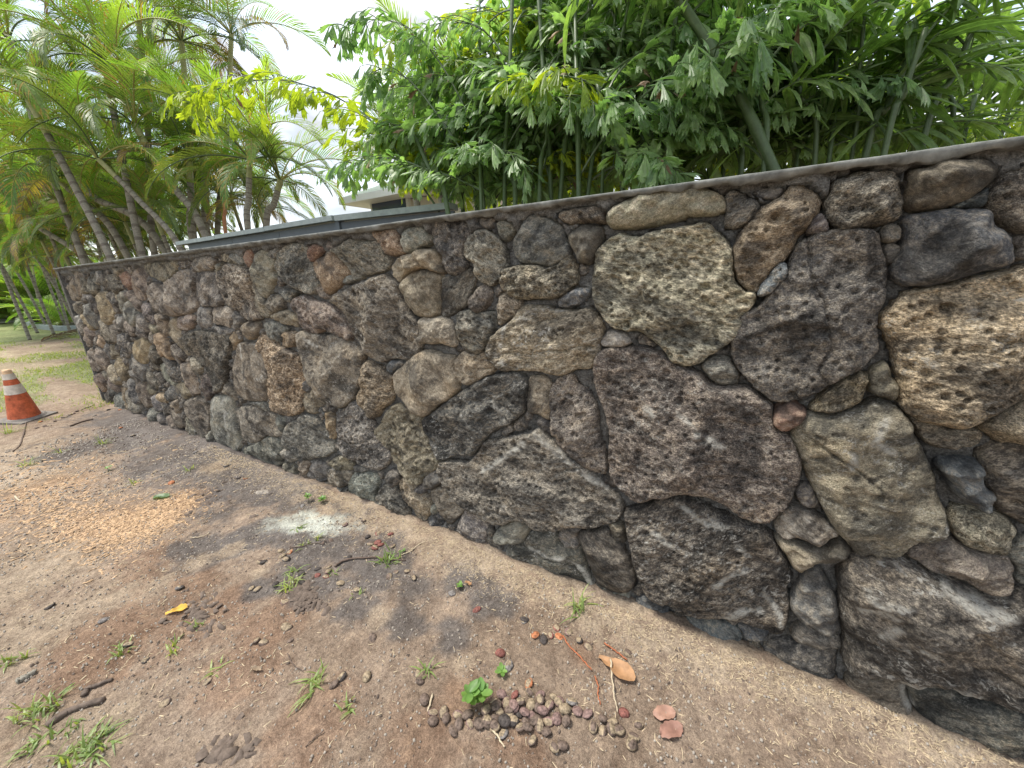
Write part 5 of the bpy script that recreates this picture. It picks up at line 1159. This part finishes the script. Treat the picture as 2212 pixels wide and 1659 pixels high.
stick("twig", [z5(75, 470), z5(120, 465), z5(160, 445)], .003, .002, M['palestick'], "white curved twig left of the dark damp dirt")
pa_ = [onZ(*q) for q in [n0(168, 1352), n0(215, 1335), n0(262, 1320), n0(290, 1312)]]
rt = empty("fallen_frond", pa_[0], label="dry brown fallen palm frond lying on the lawn past the wall end", cat="fallen frond")
fo = obj("frond_stalk", frond_mesh("frond_stalk", 3.0, 16, .5, .04, .02, 91, [M['dead'], M['twig'], M['dead']], .1, .06, .6), rt); fo.rotation_euler = (0, 0, math.atan2(pa_[-1][1] - pa_[0][1], pa_[-1][0] - pa_[0][0])); fo.location = (0, 0, .06)

# ------------------------------------------------------------------ weeds
def tuft(px, py, n, h, lab, spread=1.0, seed=0, mat='grass', wd_=.0035):
    r = random.Random(seed); p = onG(px, py); m = MB()
    for k in range(n):
        a = r.uniform(0, 6.28); q = Vector((r.uniform(-1, 1), r.uniform(-1, 1), 0)) * .012 * spread; e = r.uniform(.35, 1.4); L_ = h * r.uniform(.5, 1.2); d = Vector((math.cos(a) * math.cos(e), math.sin(a) * math.cos(e), math.sin(e))); w = Vector((-math.sin(a), math.cos(a), 0)) * wd_; pts = [q]
        for j in range(4): pts.append(pts[-1] + d * L_ / 4); d = (d + Vector((0, 0, -.30))).normalized()
        b0 = len(m.v)
        for j, pp in enumerate(pts):
            s = (1, 1, .8, .5, .08)[j]; m.v.append(tuple(pp - w * s)); m.v.append(tuple(pp + w * s))
        for j in range(4): m.f.append((b0 + 2 * j, b0 + 2 * j + 1, b0 + 2 * j + 3, b0 + 2 * j + 2)); m.m.append(0)
    o = obj("grass_tuft", m.mesh("grass_tuft", [M[mat]])); o.location = (p[0], p[1], p[2] - .003); return tag(o, lab, "grass tuft")
TU = [(z5(1062, 575), 42, .085, "bushy bright grass tuft on the root below the white powder"), (z5(562, 710), 26, .075, "grass tuft among dark pods left of the middle"), (z5(600, 420), 14, .06, "sparse grass blades growing through the white powder"), (z5(700, 470), 9, .05, "few grass blades at the right end of the white powder"),
      (z5(635, 505), 10, .05, "small grass sprout at the lower edge of the white powder"), (z5(580, 640), 9, .07, "thin grass sprout above the dark pods"), (z5(770, 640), 9, .04, "tiny grass sprout beside the red and dark pods"), (z3(245, 620), 18, .085, "wispy grass tuft left of the two brown clods"), (z3(270, 560), 6, .08, "two tall grass blades above the wispy tuft"),
      (z3(400, 705), 12, .05, "low grass tuft below the two brown clods"), (z3(720, 545), 9, .07, "grass sprout above the pod heap"), (z3(430, 230), 7, .04, "grass sprout beside the dark pod in the damp dirt"), (z4(480, 140), 16, .09, "faint thin grass tuft at the wall foot"), (z4(490, 100), 8, .11, "tall thin grass blades against the wall foot"),
      (z2(350, 900), 60, .09, "large grass clump at the bottom left"), (z2(410, 850), 30, .09, "grass clump just above the large bottom one"), (z2(190, 710), 34, .08, "grass clump beside the thick rotten stick"), (z2(160, 850), 26, .06, "pale low grass clump at the lower left"), (z2(60, 505), 22, .07, "grass clump at the left edge above the grey stick"), (z2(100, 730), 20, .07, "grass clump at the far lower left"),
      (z2(510, 470), 18, .055, "grass clump beside the dark pod left of the golden leaf"), (z2(725, 455), 12, .05, "dry grass sprout below the golden leaf"), (z2(825, 360), 10, .05, "grass sprout right of the golden leaf"), (z2(905, 540), 8, .06, "single grass sprout in the reddish dirt"), (z2(300, 780), 14, .05, "grass tuft right of the thick rotten stick"),
      (z1(470, 460), 14, .12, "sparse grass tuft between the cone and the wall foot"), (z1(120, 560), 14, .13, "grass tuft at the left edge below the cone"), (z1(45, 410), 24, .16, "dark grass clump under the cone base"), (z1(270, 500), 5, .14, "lone grass blade below the cone"), (z1(865, 575), 12, .07, "weed beside the fallen twigs on the dark dirt"), (z1(610, 640), 9, .06, "small sprout on the dirt above the chips")]
for i, (q, n_, h_, lab) in enumerate(TU): tuft(q[0], q[1], n_, h_, lab, 1 + n_ / 14, 300 + i)
wl = leaf_mat("weed_leaf", (0.12, 0.24, 0.06), (0.18, 0.31, 0.08), .35)
LFM = leaf_flat("leaf", oval, wl, 1.0, .62, .06, 9)
def seedling(px, py, n, s, h, lab, seed):
    r = random.Random(seed); p = onG(px, py); root = empty("seedling", (p[0], p[1], p[2]), label=lab, cat="seedling"); m = MB(); m.tube([(0, 0, -.004), (0.002, 0, h * .5), (0, .002, h)], .0016, 5, 0); obj("stem", m.mesh("stem", [M['cane']]), root)
    for k in range(n):
        a = k * 2.399 + seed; zz = h * (.45 + .55 * (k + 1) / n); d = Vector((math.cos(a), math.sin(a), r.uniform(.1, .6)))
        ss = s * r.uniform(.75, 1.15); obj("leaf", LFM, root, M=Matrix.Translation(Vector((0, 0, zz)) + d.normalized() * ss * .5) @ rot_to(d) @ Matrix.Scale(ss, 4))
for a in [(*z3(905, 700), 9, .045, .075, "taller leafy seedling growing at the left of the pod heap", 1), (*z3(955, 690), 9, .042, .07, "leafy seedling growing right beside the taller one in the heap", 2), (*z3(1035, 560), 6, .028, .02, "small star shaped seedling above the pod heap", 3), (*z3(858, 203), 8, .022, .02, "small sprig beside the grey lumpy pod near the wall foot", 4),
          (*z5(655, 285), 8, .028, .05, "thin upright seedling left of the round one at the wall foot", 5), (*z5(727, 290), 12, .032, .035, "round bushy seedling at the wall foot above the white powder", 6), (*z1(492, 582), 4, .04, .03, "single pale green sprout on the far dark dirt", 7), (*z5(1125, 545), 3, .022, .02, "tiny yellow green leaf sprout right of the bushy grass tuft", 8)]: seedling(*a[:2], *a[2:6], a[6])

# ------------------------------------------------------------------ litter: things nobody could count
def scatter(name, n, fpos, size, mat, seed, kind_='chip', flat=.35, curl=0.0):
    r = np.random.RandomState(seed); xs, ys = fpos(r, n); k = ys < -0.015; xs, ys = xs[k], ys[k]; n = len(xs)
    zs = gheight(xs, ys); L_ = r.uniform(size[0], size[1], n) * (1 + 0.35 * np.clip(-xs - 3, 0, 5)); W_ = L_ * r.uniform(size[2], size[3], n); H_ = L_ * r.uniform(size[4], size[5], n)
    a = r.uniform(0, 6.283, n); t = r.uniform(-flat, flat, n)
    cn = np.array([(-1, -1, 0), (1, -1, 0), (1, 1, 0), (-1, 1, 0), (-1, -1, 1), (1, -1, 1), (1, 1, 1), (-1, 1, 1)], float)
    V = cn[None] * np.stack([L_, W_, H_], 1)[:, None] * np.array([.5, .5, 1.0]); V = V * (1 + r.uniform(-.28, .28, V.shape)); V[:, 4:, :2] *= .72
    z2_ = V[..., 2] + V[..., 0] * np.sin(t)[:, None]; X2 = V[..., 0] * np.cos(a)[:, None] - V[..., 1] * np.sin(a)[:, None]; Y2 = V[..., 0] * np.sin(a)[:, None] + V[..., 1] * np.cos(a)[:, None]
    P = np.stack([X2 + xs[:, None], Y2 + ys[:, None], z2_ + zs[:, None] + 0.001], -1).reshape(-1, 3)
    fb = np.array([(4, 5, 6, 7), (0, 1, 5, 4), (1, 2, 6, 5), (2, 3, 7, 6), (3, 0, 4, 7)]); F_ = (fb[None] + (np.arange(n) * 8)[:, None, None]).reshape(-1, 4)
    obj(name, mesh(name, P, F_, [mat]), kind="stuff")
def foot(r, n):
    xs = -4.2 + 5.4 * r.rand(n) ** .8; ys = -0.02 - np.abs(r.normal(0, .11, n)) ; return xs, ys
def every(x0, x1, y0, y1):
    def f(r, n):
        xs, ys = r.uniform(x0, x1, n * 3), r.uniform(y0, y1, n * 3); k = fbm(xs * 4, ys * 4, 51, 3) > r.uniform(.25, .75, n * 3); return xs[k][:n], ys[k][:n]
    return f
def blob(cs):
    C_ = [onZ(x, y) for x, y, s in cs]; S_ = [s for *_, s in cs]
    def f(r, n):
        k = r.randint(0, len(C_), n); c = np.array([(p[0], p[1]) for p in C_])[k]; s = np.array(S_)[k]; return c[:, 0] + r.normal(0, 1, n) * s * 1.3, c[:, 1] + r.normal(0, 1, n) * s * .7
    return f
scatter("straw_litter", 12000, foot, (.005, .019, .06, .14, .04, .08), M['straw'], 1, flat=.5)
scatter("straw_scatter", 5000, every(-5, 1.0, -2.2, -0.03), (.006, .026, .07, .16, .04, .1), M['straw'], 2, flat=.3)
scatter("gravel", 9000, every(-6, 1.1, -2.2, -0.02), (.003, .009, .6, 1, .4, .8), M['pebble'], 3)
scatter("wood_chips", 3800, blob([(290, 1145, .13), (210, 1135, .16), (340, 1120, .10), (260, 1165, .12), (380, 1090, .12), (140, 1110, .2), (60, 1060, .35)]), (.008, .032, .12, .3, .06, .14), M['chip'], 4, flat=.35)
scatter("bark_crumbs", 2600, every(-6, 1.0, -2.2, -0.03), (.004, .013, .3, .7, .2, .5), M['bark'], 5)
scatter("bark_flakes", 260, blob([*[(*z3(220, 250), .04)], *[(*z5(640, 770), .04)], (*z2(830, 300), .06), (*z2(960, 880), .05), (*z3(200, 240), .05), (*z1(950, 720), .15)]), (.015, .05, .3, .7, .08, .2), M['bark'], 6, flat=.6)
# thin lawn grass beyond the cone, dry and green blades
r = np.random.RandomState(9); n = 26000; xs = -7.0 - 12 * r.rand(n) ** 1.3; ys = r.uniform(-5.0, 2.2, n); k = fbm(xs * .8, ys * 1.6, 41, 4) > r.uniform(.40, .58, n); xs, ys = xs[k], ys[k]; n = len(xs); zs = gheight(xs, ys)
a = r.uniform(0, 6.28, n); h_ = r.uniform(.02, .05, n) * (1 + .05 * (-xs - 7)); w_ = r.uniform(.004, .007, n) * (1 + .12 * (-xs - 7)); dx, dy = np.cos(a) * w_, np.sin(a) * w_; bx, by = r.normal(0, .6, n) * h_, r.normal(0, .6, n) * h_
P = np.stack([np.stack([xs - dx, ys - dy, zs], 1), np.stack([xs + dx, ys + dy, zs], 1), np.stack([xs + bx, ys + by, zs + h_], 1)], 1).reshape(-1, 3)
obj("lawn_grass", mesh("lawn_grass", P, np.arange(n * 3).reshape(-1, 3), [M['grass']]), kind="stuff")

# ------------------------------------------------------------------ labels that single out each palm by its place in its row
ORD = ["leftmost"] + [w + " from the left" for w in "second third fourth fifth sixth seventh eighth ninth tenth eleventh twelfth thirteenth fourteenth fifteenth sixteenth seventeenth eighteenth nineteenth twentieth twenty-first twenty-second twenty-third twenty-fourth twenty-fifth twenty-sixth twenty-seventh twenty-eighth twenty-ninth thirtieth".split()]
for g, txt in (("palms in the thicket beyond the wall end", "of the green areca palms in the thicket beyond the wall end"), ("bushy young palms between the leaning trunks", "of the low bushy palms between the leaning trunks"),
               ("far row of palms behind the planted bed", "of the tall thin palms in the far row behind the bed"), ("tall bushy palms behind the planted bed", "of the tall bushy palms behind the planted bed"), ("young palms in the planted bed", "of the low bright green palms in the planted bed")):
    def crown(o):
        k = [c for c in o.children if c.name.startswith("frond")]; q = np.array(o.location + (k[0].matrix_local.translation if k else Vector((0, 0, 1)))) - CAM; return float(q @ _R) / float(q @ _F)
    os_ = sorted([o for o in S.objects if o.get("group") == g], key=crown)
    for o, w in zip(os_, ORD): o["label"] = w + " " + txt
